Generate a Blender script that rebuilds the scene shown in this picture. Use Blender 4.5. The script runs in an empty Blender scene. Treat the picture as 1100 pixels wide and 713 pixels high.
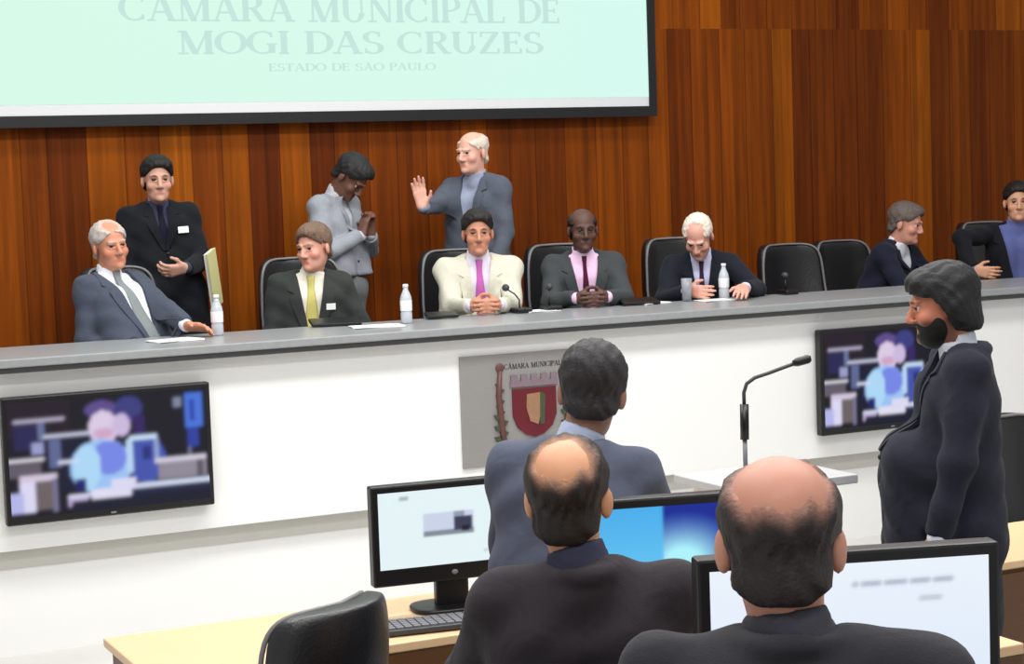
import bpy, bmesh, math, random
import numpy as np
from mathutils import Vector, Matrix

random.seed(7)
SC = bpy.context.scene
COL = SC.collection
PI = math.pi

# ------------------------------------------------------------------ camera, world, lights
FPX = 2000.0
CAMZ = 2.1
YAW = math.atan(2000 / 4150)
PITCH = math.atan(161.5 / FPX)
ROLL = .035
camd = bpy.data.cameras.new('camera')
camd.sensor_width = 36
camd.lens = 36 * FPX / 1100
camd.clip_start = .05
cam = bpy.data.objects.new('camera', camd)
COL.objects.link(cam)
SC.camera = cam
cF = Vector((math.sin(YAW) * math.cos(PITCH), math.cos(YAW) * math.cos(PITCH), -math.sin(PITCH)))
cR0 = Vector((math.cos(YAW), -math.sin(YAW), 0))
cU0 = cR0.cross(cF)
cR = cR0 * math.cos(ROLL) - cU0 * math.sin(ROLL)
cU = cU0 * math.cos(ROLL) + cR0 * math.sin(ROLL)
cam.matrix_world = Matrix(((cR.x, cU.x, -cF.x, 0), (cR.y, cU.y, -cF.y, 0), (cR.z, cU.z, -cF.z, CAMZ), (0, 0, 0, 1)))

world = bpy.data.worlds.new('world')
SC.world = world
world.use_nodes = True
world.node_tree.nodes['Background'].inputs[0].default_value = (.985, .99, 1.0, 1)
world.node_tree.nodes['Background'].inputs[1].default_value = .52
SC.view_settings.view_transform = 'Standard'
SC.view_settings.look = 'None'
SC.view_settings.gamma = 1
SC.view_settings.use_curve_mapping = False
SC.view_settings.exposure = -0.06


def area(name, loc, sx, sy, power, col=(1, .982, .962), aim=None):
    l = bpy.data.lights.new(name, 'AREA')
    l.shape = 'RECTANGLE'
    l.size, l.size_y = sx, sy
    l.energy = power
    l.color = col
    o = bpy.data.objects.new(name, l)
    o.location = loc
    if aim is not None:
        o.rotation_euler = (Vector(aim) - Vector(loc)).to_track_quat('-Z', 'Y').to_euler()
    COL.objects.link(o)
    return o


area('ceiling_light', (3.4, 6.6, 4.6), 6.4, .7, 262)
area('ceiling_light', (3.0, 3.6, 4.6), 6.0, .7, 170)
area('ceiling_light', (3.4, 8.9, 4.6), 6.0, .5, 75)
area('ceiling_light', (1.0, .8, 4.6), 4.0, .7, 80)

# ------------------------------------------------------------------ small helpers


def ray(px, py):
    return cF + cR * ((px - 550) / FPX) - cU * ((py - 356.5) / FPX)


def at_y(px, py, Y):
    d = ray(px, py)
    return Vector((0, 0, CAMZ)) + d * (Y / d.y)


def at_z(px, py, z):
    d = ray(px, py)
    return Vector((0, 0, CAMZ)) + d * ((z - CAMZ) / d.z)


def at_d(px, py, D):
    return Vector((0, 0, CAMZ)) + ray(px, py) * D


def lin(c):
    return tuple((v / 12.92 if v <= .04045 else ((v + .055) / 1.055) ** 2.4) for v in (x / 255 for x in c))


def mat(name, rgb, rough=.6, metal=0., noise=.08, scale=30., bump=0., bscale=200., spec=.5, sheen=0., coat=0., trans=0., attr=False, stretch=None):
    m = bpy.data.materials.new(name)
    m.use_nodes = True
    nt = m.node_tree
    b = nt.nodes['Principled BSDF']
    b.inputs['Roughness'].default_value = rough
    b.inputs['Metallic'].default_value = metal
    b.inputs['Specular IOR Level'].default_value = spec
    b.inputs['Sheen Weight'].default_value = sheen
    b.inputs['Coat Weight'].default_value = coat
    b.inputs['Transmission Weight'].default_value = trans
    tc = nt.nodes.new('ShaderNodeTexCoord')
    n = nt.nodes.new('ShaderNodeTexNoise')
    n.inputs['Scale'].default_value = scale
    n.inputs['Detail'].default_value = 4
    src = tc.outputs['Object']
    if stretch:
        mp = nt.nodes.new('ShaderNodeMapping')
        mp.inputs['Scale'].default_value = stretch
        nt.links.new(src, mp.inputs[0])
        src = mp.outputs[0]
    nt.links.new(src, n.inputs['Vector'])
    mr = nt.nodes.new('ShaderNodeMapRange')
    mr.inputs[3].default_value = 1 - noise
    mr.inputs[4].default_value = 1 + noise
    nt.links.new(n.outputs[0], mr.inputs[0])
    mx = nt.nodes.new('ShaderNodeVectorMath')
    mx.operation = 'SCALE'
    if attr:
        at = nt.nodes.new('ShaderNodeAttribute')
        at.attribute_name = 'Col'
        nt.links.new(at.outputs['Color'], mx.inputs[0])
    else:
        mx.inputs[0].default_value = lin(rgb)
    nt.links.new(mr.outputs[0], mx.inputs['Scale'])
    nt.links.new(mx.outputs[0], b.inputs['Base Color'])
    if bump:
        n2 = nt.nodes.new('ShaderNodeTexNoise')
        n2.inputs['Scale'].default_value = bscale
        n2.inputs['Detail'].default_value = 3
        nt.links.new(src, n2.inputs['Vector'])
        bp = nt.nodes.new('ShaderNodeBump')
        bp.inputs['Strength'].default_value = bump
        bp.inputs['Distance'].default_value = .004
        nt.links.new(n2.outputs[0], bp.inputs['Height'])
        nt.links.new(bp.outputs[0], b.inputs['Normal'])
    return m


def cloth(name, rgb, sheen=.15, noise=.10):
    m = mat(name, rgb, .85, noise=noise, scale=60, bump=.25, bscale=300, spec=.2, sheen=sheen * .4)
    nt = m.node_tree
    b = nt.nodes['Principled BSDF']
    fine = b.inputs['Normal'].links[0].from_node
    tc = nt.nodes['Texture Coordinate']
    n = nt.nodes.new('ShaderNodeTexNoise')        # soft creases
    n.inputs['Scale'].default_value = 9
    n.inputs['Detail'].default_value = 2
    n.inputs['Distortion'].default_value = .7
    nt.links.new(tc.outputs['Object'], n.inputs['Vector'])
    bp = nt.nodes.new('ShaderNodeBump')
    bp.inputs['Strength'].default_value = .4
    bp.inputs['Distance'].default_value = .02
    nt.links.new(n.outputs[0], bp.inputs['Height'])
    nt.links.new(bp.outputs[0], fine.inputs['Normal'])
    return m


def emat(name, strength=1.0, rgb=None):
    """A lit screen: colour comes from the picture it shows (an attribute) or one colour."""
    m = bpy.data.materials.new(name)
    m.use_nodes = True
    nt = m.node_tree
    b = nt.nodes['Principled BSDF']
    b.inputs['Base Color'].default_value = (.01, .01, .012, 1)
    b.inputs['Roughness'].default_value = .5
    b.inputs['Specular IOR Level'].default_value = .12
    b.inputs['Emission Strength'].default_value = strength
    if rgb:
        b.inputs['Emission Color'].default_value = (*lin(rgb), 1)
    else:
        at = nt.nodes.new('ShaderNodeAttribute')
        at.attribute_name = 'Col'
        nt.links.new(at.outputs['Color'], b.inputs['Emission Color'])
    return m


def link(o, parent=None):
    COL.objects.link(o)
    if parent is not None:
        o.parent = parent
    return o


def mesh_obj(name, verts, faces, m, parent=None, smooth=False, cols=None):
    me = bpy.data.meshes.new(name)
    me.from_pydata([tuple(v) for v in verts], [], [tuple(f) for f in faces])
    if smooth:
        me.polygons.foreach_set('use_smooth', [True] * len(me.polygons))
    for mm in (m if isinstance(m, (list, tuple)) else [m]):
        me.materials.append(mm)
    if cols is not None:
        a = me.color_attributes.new('Col', 'FLOAT_COLOR', 'POINT')
        c = np.ones((len(verts), 4), dtype=np.float32)
        c[:, :3] = cols
        a.data.foreach_set('color', c.ravel())
    me.update()
    return link(bpy.data.objects.new(name, me), parent)


def tag(o, label=None, cat=None, group=None, kind=None):
    if label:
        o['label'] = label
    if cat:
        o['category'] = cat
    if group:
        o['group'] = group
    if kind:
        o['kind'] = kind
    return o


def empty(name, loc, rz=0.):
    o = bpy.data.objects.new(name, None)
    o.empty_display_size = .1
    o.location = loc
    o.rotation_euler = (0, 0, rz)
    return link(o)


class MB:
    """collects shapes into one bmesh"""

    def __init__(s):
        s.bm = bmesh.new()

    def box(s, x0, x1, y0, y1, z0, z1, bev=0., seg=2, M=None):
        r = bmesh.ops.create_cube(s.bm, size=1)
        vs = r['verts']
        for v in vs:
            v.co = Vector(((x0 + x1) / 2 + v.co.x * (x1 - x0), (y0 + y1) / 2 + v.co.y * (y1 - y0), (z0 + z1) / 2 + v.co.z * (z1 - z0)))
        if bev:
            es = list({e for v in vs for e in v.link_edges})
            r = bmesh.ops.bevel(s.bm, geom=es, offset=bev, segments=seg, affect='EDGES', profile=.5)
            vs = list({v for v in r['verts']} | {v for v in vs if v.is_valid})
        if M is not None:
            for v in vs:
                v.co = M @ v.co
        return s

    def tube(s, pts, r, n=10, caps=True):
        pts = [Vector(p) for p in pts]
        rs = r if isinstance(r, (list, tuple)) else [r] * len(pts)
        rings = []
        prev = None
        for i, p in enumerate(pts):
            t = (pts[min(i + 1, len(pts) - 1)] - pts[max(i - 1, 0)]).normalized()
            if prev is None:
                a = t.orthogonal().normalized()
            else:
                a = (prev - t * prev.dot(t)).normalized()
            prev = a
            b = t.cross(a)
            rings.append([s.bm.verts.new(p + (a * math.cos(2 * PI * k / n) + b * math.sin(2 * PI * k / n)) * rs[i]) for k in range(n)])
        for i in range(len(rings) - 1):
            for k in range(n):
                s.bm.faces.new((rings[i][k], rings[i][(k + 1) % n], rings[i + 1][(k + 1) % n], rings[i + 1][k]))
        if caps:
            s.bm.faces.new(list(reversed(rings[0])))
            s.bm.faces.new(rings[-1])
        return s

    def lathe(s, prof, n=20, c=(0, 0, 0)):
        c = Vector(c)
        rings = [[s.bm.verts.new(c + Vector((r * math.cos(2 * PI * k / n), r * math.sin(2 * PI * k / n), z))) for k in range(n)] for r, z in prof]
        for i in range(len(rings) - 1):
            for k in range(n):
                s.bm.faces.new((rings[i][k], rings[i][(k + 1) % n], rings[i + 1][(k + 1) % n], rings[i + 1][k]))
        s.bm.faces.new(list(reversed(rings[0])))
        s.bm.faces.new(rings[-1])
        return s

    def pad(s, c, r, e1=.35, e2=.35, nu=32, nv=16, fn=None):
        """soft cushion: a superellipsoid, optionally bent by fn"""
        def sp(v, e):
            return math.copysign(abs(v) ** e, v)
        rows = []
        for j in range(nv + 1):
            ph = -PI / 2 + PI * j / nv
            row = []
            for i in range(nu):
                la = 2 * PI * i / nu
                p = Vector((r[0] * sp(math.cos(ph), e1) * sp(math.cos(la), e2), r[1] * sp(math.cos(ph), e1) * sp(math.sin(la), e2), r[2] * sp(math.sin(ph), e1)))
                p += Vector(c)
                row.append(s.bm.verts.new(fn(p) if fn else p))
            rows.append(row)
        for j in range(nv):
            for i in range(nu):
                s.bm.faces.new((rows[j][i], rows[j][(i + 1) % nu], rows[j + 1][(i + 1) % nu], rows[j + 1][i]))
        bmesh.ops.remove_doubles(s.bm, verts=s.bm.verts[:], dist=1e-6)
        return s

    def poly(s, pts2, y0, y1):
        """x-z outline given depth along y"""
        a = [s.bm.verts.new((x, y0, z)) for x, z in pts2]
        b = [s.bm.verts.new((x, y1, z)) for x, z in pts2]
        n = len(a)
        s.bm.faces.new(a)
        s.bm.faces.new(list(reversed(b)))
        for i in range(n):
            s.bm.faces.new((a[i], b[i], b[(i + 1) % n], a[(i + 1) % n]))
        return s

    def build(s, name, m, parent=None, smooth=False, angle=None):
        bmesh.ops.recalc_face_normals(s.bm, faces=s.bm.faces[:])
        me = bpy.data.meshes.new(name)
        s.bm.to_mesh(me)
        s.bm.free()
        me.materials.append(m)
        if smooth:
            me.polygons.foreach_set('use_smooth', [True] * len(me.polygons))
            if angle:
                me.set_sharp_from_angle(angle=angle)
        return link(bpy.data.objects.new(name, me), parent)


def copy_tree(o, parent=None):
    c = o.copy()
    COL.objects.link(c)
    c.parent = parent
    for ch in o.children:
        copy_tree(ch, c)
    return c


# ------------------------------------------------------------------ the room
DAIS = .60
WALLY = 10.6


def wood_wall():
    m = bpy.data.materials.new('plank_wall')
    m.use_nodes = True
    nt = m.node_tree
    N, L = nt.nodes, nt.links
    b = N['Principled BSDF']
    tc = N.new('ShaderNodeTexCoord')
    sep = N.new('ShaderNodeSeparateXYZ')
    L.new(tc.outputs['Object'], sep.inputs[0])
    # a second course of boards starts above 3.06 m
    gt = N.new('ShaderNodeMath'); gt.operation = 'GREATER_THAN'; gt.inputs[1].default_value = 3.06
    L.new(sep.outputs['Z'], gt.inputs[0])
    sh = N.new('ShaderNodeMath'); sh.operation = 'MULTIPLY_ADD'; sh.inputs[1].default_value = 37.3
    L.new(gt.outputs[0], sh.inputs[0]); L.new(sep.outputs['X'], sh.inputs[2])

    def vor(scale, feat):
        v = N.new('ShaderNodeTexVoronoi'); v.voronoi_dimensions = '1D'; v.feature = feat
        v.inputs['Scale'].default_value = scale
        v.inputs['Randomness'].default_value = .75
        L.new(sh.outputs[0], v.inputs['W'])
        return v
    v1 = vor(5.2, 'F1')
    sepc = N.new('ShaderNodeSeparateColor'); L.new(v1.outputs['Color'], sepc.inputs[0])
    ramp = N.new('ShaderNodeValToRGB')
    e = ramp.color_ramp.elements
    e[0].position = 0; e[0].color = (*lin((92, 38, 5)), 1)
    e[1].position = 1; e[1].color = (*lin((152, 80, 8)), 1)
    k = e.new(.35); k.color = (*lin((116, 53, 5)), 1)
    k = e.new(.7); k.color = (*lin((134, 65, 6)), 1)
    L.new(sepc.outputs[0], ramp.inputs[0])
    # grain
    mp = N.new('ShaderNodeMapping'); mp.inputs['Scale'].default_value = (28, 28, 1.3)
    L.new(tc.outputs['Object'], mp.inputs[0])
    off = N.new('ShaderNodeVectorMath'); off.operation = 'ADD'
    L.new(mp.outputs[0], off.inputs[0]); L.new(v1.outputs['Color'], off.inputs[1])
    ns = N.new('ShaderNodeTexNoise'); ns.inputs['Scale'].default_value = 1.0; ns.inputs['Detail'].default_value = 5; ns.inputs['Distortion'].default_value = .4
    L.new(off.outputs[0], ns.inputs['Vector'])
    gr = N.new('ShaderNodeMapRange'); gr.inputs[1].default_value = .25; gr.inputs[2].default_value = .75; gr.inputs[3].default_value = .68; gr.inputs[4].default_value = 1.3
    L.new(ns.outputs[0], gr.inputs[0])
    ve = vor(5.2, 'DISTANCE_TO_EDGE')
    ed = N.new('ShaderNodeMapRange'); ed.inputs[1].default_value = .0; ed.inputs[2].default_value = .03; ed.inputs[3].default_value = .45; ed.inputs[4].default_value = 1
    L.new(ve.outputs['Distance'], ed.inputs[0])
    v3 = vor(21.0, 'F1')
    sc3 = N.new('ShaderNodeSeparateColor'); L.new(v3.outputs['Color'], sc3.inputs[0])
    st = N.new('ShaderNodeMapRange'); st.inputs[3].default_value = .80; st.inputs[4].default_value = 1.18
    L.new(sc3.outputs[1], st.inputs[0])
    m3 = N.new('ShaderNodeMath'); m3.operation = 'MULTIPLY'
    L.new(gr.outputs[0], m3.inputs[0]); L.new(st.outputs[0], m3.inputs[1])
    mul = N.new('ShaderNodeMath'); mul.operation = 'MULTIPLY'
    L.new(m3.outputs[0], mul.inputs[0]); L.new(ed.outputs[0], mul.inputs[1])
    sc = N.new('ShaderNodeVectorMath'); sc.operation = 'SCALE'
    L.new(ramp.outputs[0], sc.inputs[0]); L.new(mul.outputs[0], sc.inputs['Scale'])
    L.new(sc.outputs[0], b.inputs['Base Color'])
    b.inputs['Roughness'].default_value = .6
    b.inputs['Specular IOR Level'].default_value = .1
    bp = N.new('ShaderNodeBump'); bp.inputs['Strength'].default_value = .35; bp.inputs['Distance'].default_value = .01
    L.new(ed.outputs[0], bp.inputs['Height']); L.new(bp.outputs[0], b.inputs['Normal'])
    return m


M_wall = wood_wall()
M_white = mat('white_laminate', (240, 240, 238), .45, noise=.015, scale=3)
M_floor = mat('pale_floor', (205, 204, 200), .4, noise=.05, scale=6)
M_carpet = mat('grey_carpet', (120, 118, 116), .9, noise=.15, scale=80, bump=.3)
M_counter = mat('grey_stone', (146, 148, 150), .3, noise=.12, scale=45)
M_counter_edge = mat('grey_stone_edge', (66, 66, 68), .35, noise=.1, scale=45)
M_desk = mat('light_maple', (226, 190, 148), .4, noise=.10, scale=4, stretch=(1.5, 22, 22))
M_desk_edge = mat('dark_walnut', (92, 58, 26), .45, noise=.18, scale=5, stretch=(2, 20, 20))
M_black = mat('black_plastic', (16, 16, 18), .35, noise=.1)
M_dkgrey = mat('dark_grey_plastic', (58, 58, 62), .45, noise=.1)
M_grey = mat('grey_plastic', (120, 120, 126), .45, noise=.08)
M_leather = mat('black_leather', (20, 20, 23), .38, noise=.15, scale=40, bump=.35, bscale=120, spec=.6)
M_piping = mat('grey_piping', (120, 118, 120), .35, noise=.1)
M_chrome = mat('chrome', (200, 200, 205), .18, metal=1., noise=.03)
M_paper = mat('white_paper', (240, 240, 240), .8, noise=.02)
M_water = mat('clear_bottle', (225, 232, 240), .12, noise=.02, trans=.35)
M_label = mat('bottle_label', (235, 236, 240), .6, noise=.04)
M_folder = mat('pale_yellow_card', (216, 212, 150), .7, noise=.05)
M_text = mat('dark_engraving', (34, 32, 34), .6, noise=.1)
M_steel = mat('brushed_plate', (150, 147, 145), .45, metal=.3, noise=.08, scale=20, stretch=(1, 1, 14))

tag(MB().box(-3, 11, WALLY, WALLY + .15, 0, 5).build('wall_back', M_wall), kind='structure')
tag(MB().box(-3, 11, -1.5, WALLY + .15, -.12, 0).build('floor', M_floor), kind='structure')
tag(MB().box(-1.5, 11, 8.72, WALLY - .002, 0.001, DAIS).build('floor_dais', M_carpet), kind='structure')
tag(MB().box(.6, 3.2, -1.0, 4.05, 0.001, .22).build('floor_tier', M_carpet), kind='structure')
tag(MB().box(.6, 3.2, -1.0, 2.9, .221, .29).build('floor_tier.001', M_carpet), kind='structure')

# ------------------------------------------------------------------ the long white bench
bench = tag(empty('council_bench', (0, 8.56, 0)), 'long white council bench with a grey stone top below the wood wall', 'bench')
BX0, BX1 = -.5, 9.2
MB().box(BX0, BX1, 0, .055, .50, 1.318, .004).build('front_panel', M_white, bench)
MB().box(BX0, BX1, .075, .12, 0.0, 1.0).build('plinth', M_white, bench)
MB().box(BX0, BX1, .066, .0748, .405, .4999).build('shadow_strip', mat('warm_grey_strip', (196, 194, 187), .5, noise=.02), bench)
MB().box(BX0, BX1, -.10, .62, 1.345, 1.385, .006).build('countertop', M_counter, bench)
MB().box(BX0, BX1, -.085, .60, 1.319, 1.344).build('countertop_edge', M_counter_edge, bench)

# ------------------------------------------------------------------ projector screen with lettering
GLYPH = {}


def stroke_font():
    """classical capitals as thick and thin strokes with serifs; units: cap height 1"""
    T, t = .19, .075

    def arc(cx, cy, rx, ry, a0, a1, w0, w1, n=18):
        out = []
        for i in range(n):
            p = []
            for k in (i, i + 1):
                a = math.radians(a0 + (a1 - a0) * k / n)
                w = t + (T - t) * abs(math.cos(a))
                p.append((cx + (rx - w / 2) * math.cos(a), cy + (ry - t / 2) * math.sin(a), cx + (rx + w / 2) * math.cos(a), cy + (ry + t / 2) * math.sin(a)))
            a_, b_ = p
            out.append([(a_[0], a_[1]), (a_[2], a_[3]), (b_[2], b_[3]), (b_[0], b_[1])])
        return out

    def line(x0, y0, x1, y1, w):
        return [[(x0 - w / 2, y0), (x0 + w / 2, y0), (x1 + w / 2, y1), (x1 - w / 2, y1)]]

    def bar(x0, x1, y, h=None):
        h = h or t
        return [[(x0, y - h / 2), (x1, y - h / 2), (x1, y + h / 2), (x0, y + h / 2)]]

    def ser(x, y, w=.3):
        return bar(x - w / 2, x + w / 2, y)
    b, u = t / 2, 1 - t / 2
    g = {}
    g['I'] = (.36, line(.18, 0, .18, 1, T) + ser(.18, b) + ser(.18, u))
    g['L'] = (.70, line(.18, 0, .18, 1, T) + ser(.18, b) + ser(.18, u) + bar(.18, .66, b) + line(.64, 0, .64, .25, t))
    g['E'] = (.72, line(.18, 0, .18, 1, T) + bar(.03, .64, b) + bar(.03, .62, u) + bar(.18, .5, .52) + line(.63, 0, .63, .25, t) + line(.6, .78, .6, 1, t) + line(.49, .42, .49, .62, t))
    g['D'] = (.86, line(.18, 0, .18, 1, T) + bar(.03, .42, b) + bar(.03, .42, u) + arc(.4, .5, .38, .5 - b, -90, 90, T, t))
    g['P'] = (.70, line(.18, 0, .18, 1, T) + ser(.18, b) + bar(.03, .4, u) + bar(.18, .4, .48) + arc(.38, .74, .24, .25, -90, 90, T, t))
    g['R'] = (.84, line(.18, 0, .18, 1, T) + ser(.18, b) + bar(.03, .4, u) + bar(.18, .4, .5) + arc(.38, .75, .24, .24, -90, 90, T, t) + line(.7, 0, .42, .5, T) + ser(.72, b, .26))
    g['C'] = (.84, arc(.46, .5, .38, .5 - b, 50, 310, T, t) + line(.71, .72, .71, .95, t) + line(.71, .05, .71, .25, t))
    g['G'] = (.90, arc(.46, .5, .38, .5 - b, 50, 310, T, t) + line(.71, .72, .71, .95, t) + line(.72, .05, .72, .42, T) + ser(.72, .43))
    g['O'] = (.92, arc(.46, .5, .38, .5 - b, 0, 360, T, t, 32))
    g['U'] = (.88, line(.18, .35, .18, 1, T) + line(.7, .35, .7, 1, t) + ser(.18, u) + ser(.7, u) + arc(.44, .36, .26, .34, 180, 360, T, t))
    g['N'] = (.92, line(.17, 0, .17, 1, t) + line(.75, 0, .75, 1, t) + line(.72, 0, .18, 1, T) + ser(.17, b) + ser(.75, u) + ser(.13, u, .2))
    g['M'] = (1.08, line(.18, 0, .18, 1, t) + line(.9, 0, .9, 1, T) + line(.53, 0, .2, 1, T) + line(.53, 0, .88, 1, t) + ser(.18, b) + ser(.9, b) + ser(.15, u, .2) + ser(.93, u, .2))
    g['A'] = (.88, line(.12, 0, .42, 1, t) + line(.74, 0, .43, 1, T) + bar(.22, .62, .34) + ser(.12, b, .26) + ser(.75, b, .3))
    g['\u00c2'] = (.88, g['A'][1] + line(.3, 1.08, .43, 1.25, t * 1.3) + line(.56, 1.08, .43, 1.25, t * 1.3))
    g['\u00c3'] = (.88, g['A'][1] + bar(.28, .58, 1.14, .07))
    g['S'] = (.68, arc(.34, .74, .22, .235, 40, 270, T, t) + arc(.34, .26, .24, .235, -140, 90, T, t) + line(.53, .76, .53, .97, t) + line(.12, .03, .12, .25, t))
    g['Z'] = (.76, bar(.08, .66, u) + bar(.06, .68, b) + line(.12, .03, .6, .97, T) + line(.1, .76, .1, 1, t) + line(.66, 0, .66, .24, t))
    g['T'] = (.74, line(.36, 0, .36, 1, T) + ser(.36, b) + bar(.06, .68, u) + line(.08, .76, .08, 1, t) + line(.66, .76, .66, 1, t))
    g[' '] = (.42, [])
    return g


GLYPH = stroke_font()


def lettering(name, text, width, capz, x, y, z, m, parent):
    """flat letters in the x-z plane, base line at z, centred on x, fitted to width; one mesh per word"""
    sx = width / sum(GLYPH[c][0] for c in text)
    cx = x - width / 2
    for word in text.split(' '):
        V, Fc = [], []
        for c in word:
            w, quads = GLYPH[c]
            for q in quads:
                k = len(V)
                V += [(cx + px * sx, y, z + pz * capz) for px, pz in q]
                Fc.append((k, k + 1, k + 2, k + 3))
            cx += w * sx
        cx += GLYPH[' '][0] * sx
        mesh_obj(name, V, Fc, m, parent)


SY = WALLY - .10
sx1 = at_y(697, 110, SY).x
sz0 = at_y(350, 119.5, SY).z
scr = tag(empty('projection_screen', (4.0, SY, sz0)), 'large lit projection screen with faint grey lettering, black border, on the wood wall', 'projection screen')
SX0, SX1 = -1.0 - 4.0, sx1 - 4.0


def screen_cols(nx, nz, f, soft=0):
    V, Fc, C = [], [], []
    for j in range(nz + 1):
        for i in range(nx + 1):
            V.append((i / nx, 0, j / nz))
            C.append(lin(f(i / nx, 1 - j / nz)))
    if soft:
        A = np.array(C).reshape(nz + 1, nx + 1, 3)
        for _ in range(soft):
            B = np.pad(A, ((1, 1), (1, 1), (0, 0)), mode='edge')
            A = (B[:-2, 1:-1] + B[2:, 1:-1] + B[1:-1, :-2] + B[1:-1, 2:] + 2 * B[1:-1, 1:-1]) / 6
        C = A.reshape(-1, 3)
    for j in range(nz):
        for i in range(nx):
            a = j * (nx + 1) + i
            Fc.append((a, a + 1, a + nx + 2, a + nx + 1))
    return V, Fc, C


def slide(u, v):
    # pale mint slide, a little greener to the left, with a plain white strip along its bottom
    g = np.array((217, 253, 243)) * u + np.array((216, 251, 226)) * (1 - u)
    return tuple(g)


V, Fc, C = screen_cols(24, 10, slide)
SH = 1.9
mesh_obj('slide', [(SX0 + a * (SX1 - SX0), -.002, .06 + c * SH) for a, _, c in V], Fc, emat('lit_slide', 1.0), scr, cols=C)
MB().box(SX0, SX1, -.001, .012, 0, .06 + SH).build('fabric', mat('screen_fabric', (222, 224, 226), .8, noise=.02), scr)
b = MB()
b.box(SX0 - .05, SX1 + .055, -.012, .03, -.065, -.0)
b.box(SX1, SX1 + .055, -.012, .03, -.0, .06 + SH)
b.box(SX0 - .05, SX1 + .055, -.012, .03, .06 + SH, .12 + SH)
b.build('border', M_black, scr)
M_slidetext = emat('slide_lettering', 1.0, (198, 231, 223))
for txt, x0, x1, yb, capp in (('C\u00c2MARA MUNICIPAL DE', 128, 602, 24, 27), ('MOGI DAS CRUZES', 190, 584, 58, 24), ('ESTADO DE S\u00c3O PAULO', 288, 468, 76, 8)):
    p0, p1 = at_y(x0, yb + .5, SY), at_y(x1, yb - .5, SY)
    lettering('lettering', txt, p1.x - p0.x, capp / 178., (p0.x + p1.x) / 2 - 4.0, -.004, (p0.z + p1.z) / 2 - sz0, M_slidetext, scr)

# ------------------------------------------------------------------ televisions on the bench


def mixc(a, b, t):
    return tuple(x + (y - x) * t for x, y in zip(a, b))


TVS = [  # (kind, u0,u1,v0,v1, colour) painted in order: the broadcast picture of a man at a desk
    ('r', 0, 1, 0, 1, (13, 9, 24)), ('r', 0, .3, .0, .3, (30, 16, 30)), ('r', .03, .14, .2, .42, (34, 30, 82)),
    ('r', .17, .4, .32, .55, (10, 14, 44)), ('r', .25, .32, .5, .8, (12, 12, 48)),
    ('e', .46, .12, .08, .08, (92, 74, 140)), ('e', .60, .13, .07, .11, (56, 58, 128)), ('r', .62, .68, .2, .42, (48, 28, 96)),
    ('e', .47, .28, .075, .15, (226, 208, 236)), ('e', .56, .27, .045, .1, (210, 190, 228)), ('e', .47, .33, .05, .05, (214, 170, 205)),
    ('e', .45, .62, .155, .24, (160, 200, 250)), ('e', .49, .55, .09, .15, (120, 138, 236)), ('e', .38, .62, .07, .2, (178, 222, 254)),
    ('e', .68, .60, .1, .2, (66, 84, 176)), ('r', .60, .74, .38, .42, (206, 228, 252)), ('r', .72, .745, .42, .62, (150, 165, 215)),
    ('r', .58, .61, .4, .7, (190, 220, 250)), ('r', .66, .7, .48, .6, (36, 44, 120)), ('r', .32, .37, .72, .82, (20, 24, 110)),
    ('r', .40, .60, .82, .93, (232, 228, 248)), ('r', .5, .62, .74, .86, (226, 224, 250)), ('r', .28, .4, .84, .88, (225, 225, 248)), ('r', .28, .38, .88, .95, (196, 178, 222)),
    ('r', .03, .28, .155, .19, (188, 180, 206)), ('r', .15, .18, .19, .34, (104, 116, 160)), ('r', .17, .40, .30, .335, (206, 210, 232)), ('r', .2, .25, .34, .6, (96, 104, 150)),
    ('r', .11, .17, .36, .46, (156, 160, 206)), ('r', 0, .17, .49, .525, (226, 222, 234)), ('r', .24, .34, .53, .56, (220, 226, 248)), ('r', 0, .15, .53, .66, (98, 90, 104)),
    ('r', .05, .23, .64, .7, (216, 204, 226)), ('r', .05, .12, .7, .96, (226, 222, 250)), ('r', 0, .06, .78, .97, (186, 188, 240)), ('r', .125, .205, .7, .95, (108, 98, 100)), ('r', .205, .225, .68, .98, (120, 116, 150)),
    ('r', .72, .985, .60, .64, (214, 210, 226)), ('r', .74, .985, .64, .79, (148, 140, 156)), ('r', .94, .97, .64, .78, (90, 84, 98)), ('r', .62, 1, .80, .845, (214, 224, 248)), ('r', .6, 1, .85, .9, (24, 26, 62)), ('r', .3, 1, .9, 1, (10, 12, 40)),
    ('r', .885, .975, .03, .34, (72, 116, 220)), ('r', .91, .94, .1, .28, (40, 66, 176)), ('r', .90, .95, .34, .52, (40, 62, 160)), ('r', .83, .87, .06, .15, (132, 136, 164)), ('r', .90, .91, .52, .6, (120, 120, 150)),
]


def tv_pic(u, v):
    c = (0, 0, 0)
    for k, a, b_, d, e_, col in TVS:
        if k == 'r':
            if a <= u <= b_ and d <= v <= e_:
                c = col
        elif ((u - a) / d) ** 2 + ((v - b_) / e_) ** 2 < 1:
            c = col
    return c


def television(x0, x1, z0, z1, label, tilt=0.):
    t = tag(empty('television', ((x0 + x1) / 2, 8.56, z0)), label, 'television', 'televisions on the bench front')
    w, h = x1 - x0, z1 - z0
    b = MB()
    b.box(-w / 2, w / 2, -.075, -.02, 0, h, .008)
    b.build('case', M_black, t)
    MB().box(-.2, .2, -.02, -.0, .12, h - .12, .003).build('wall_mount', M_dkgrey, t)
    V, Fc, C = screen_cols(120, 68, tv_pic, 3)
    bz = .022
    mesh_obj('screen', [(-w / 2 + bz + a * (w - 2 * bz), -.0765, bz * 1.6 + c * (h - bz * 2.7)) for a, _, c in V], Fc, M_tvscreen, t, cols=C)
    MB().box(-.012, .012, -.079, -.075, .012, .02).build('badge', M_grey, t)
    return t


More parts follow.
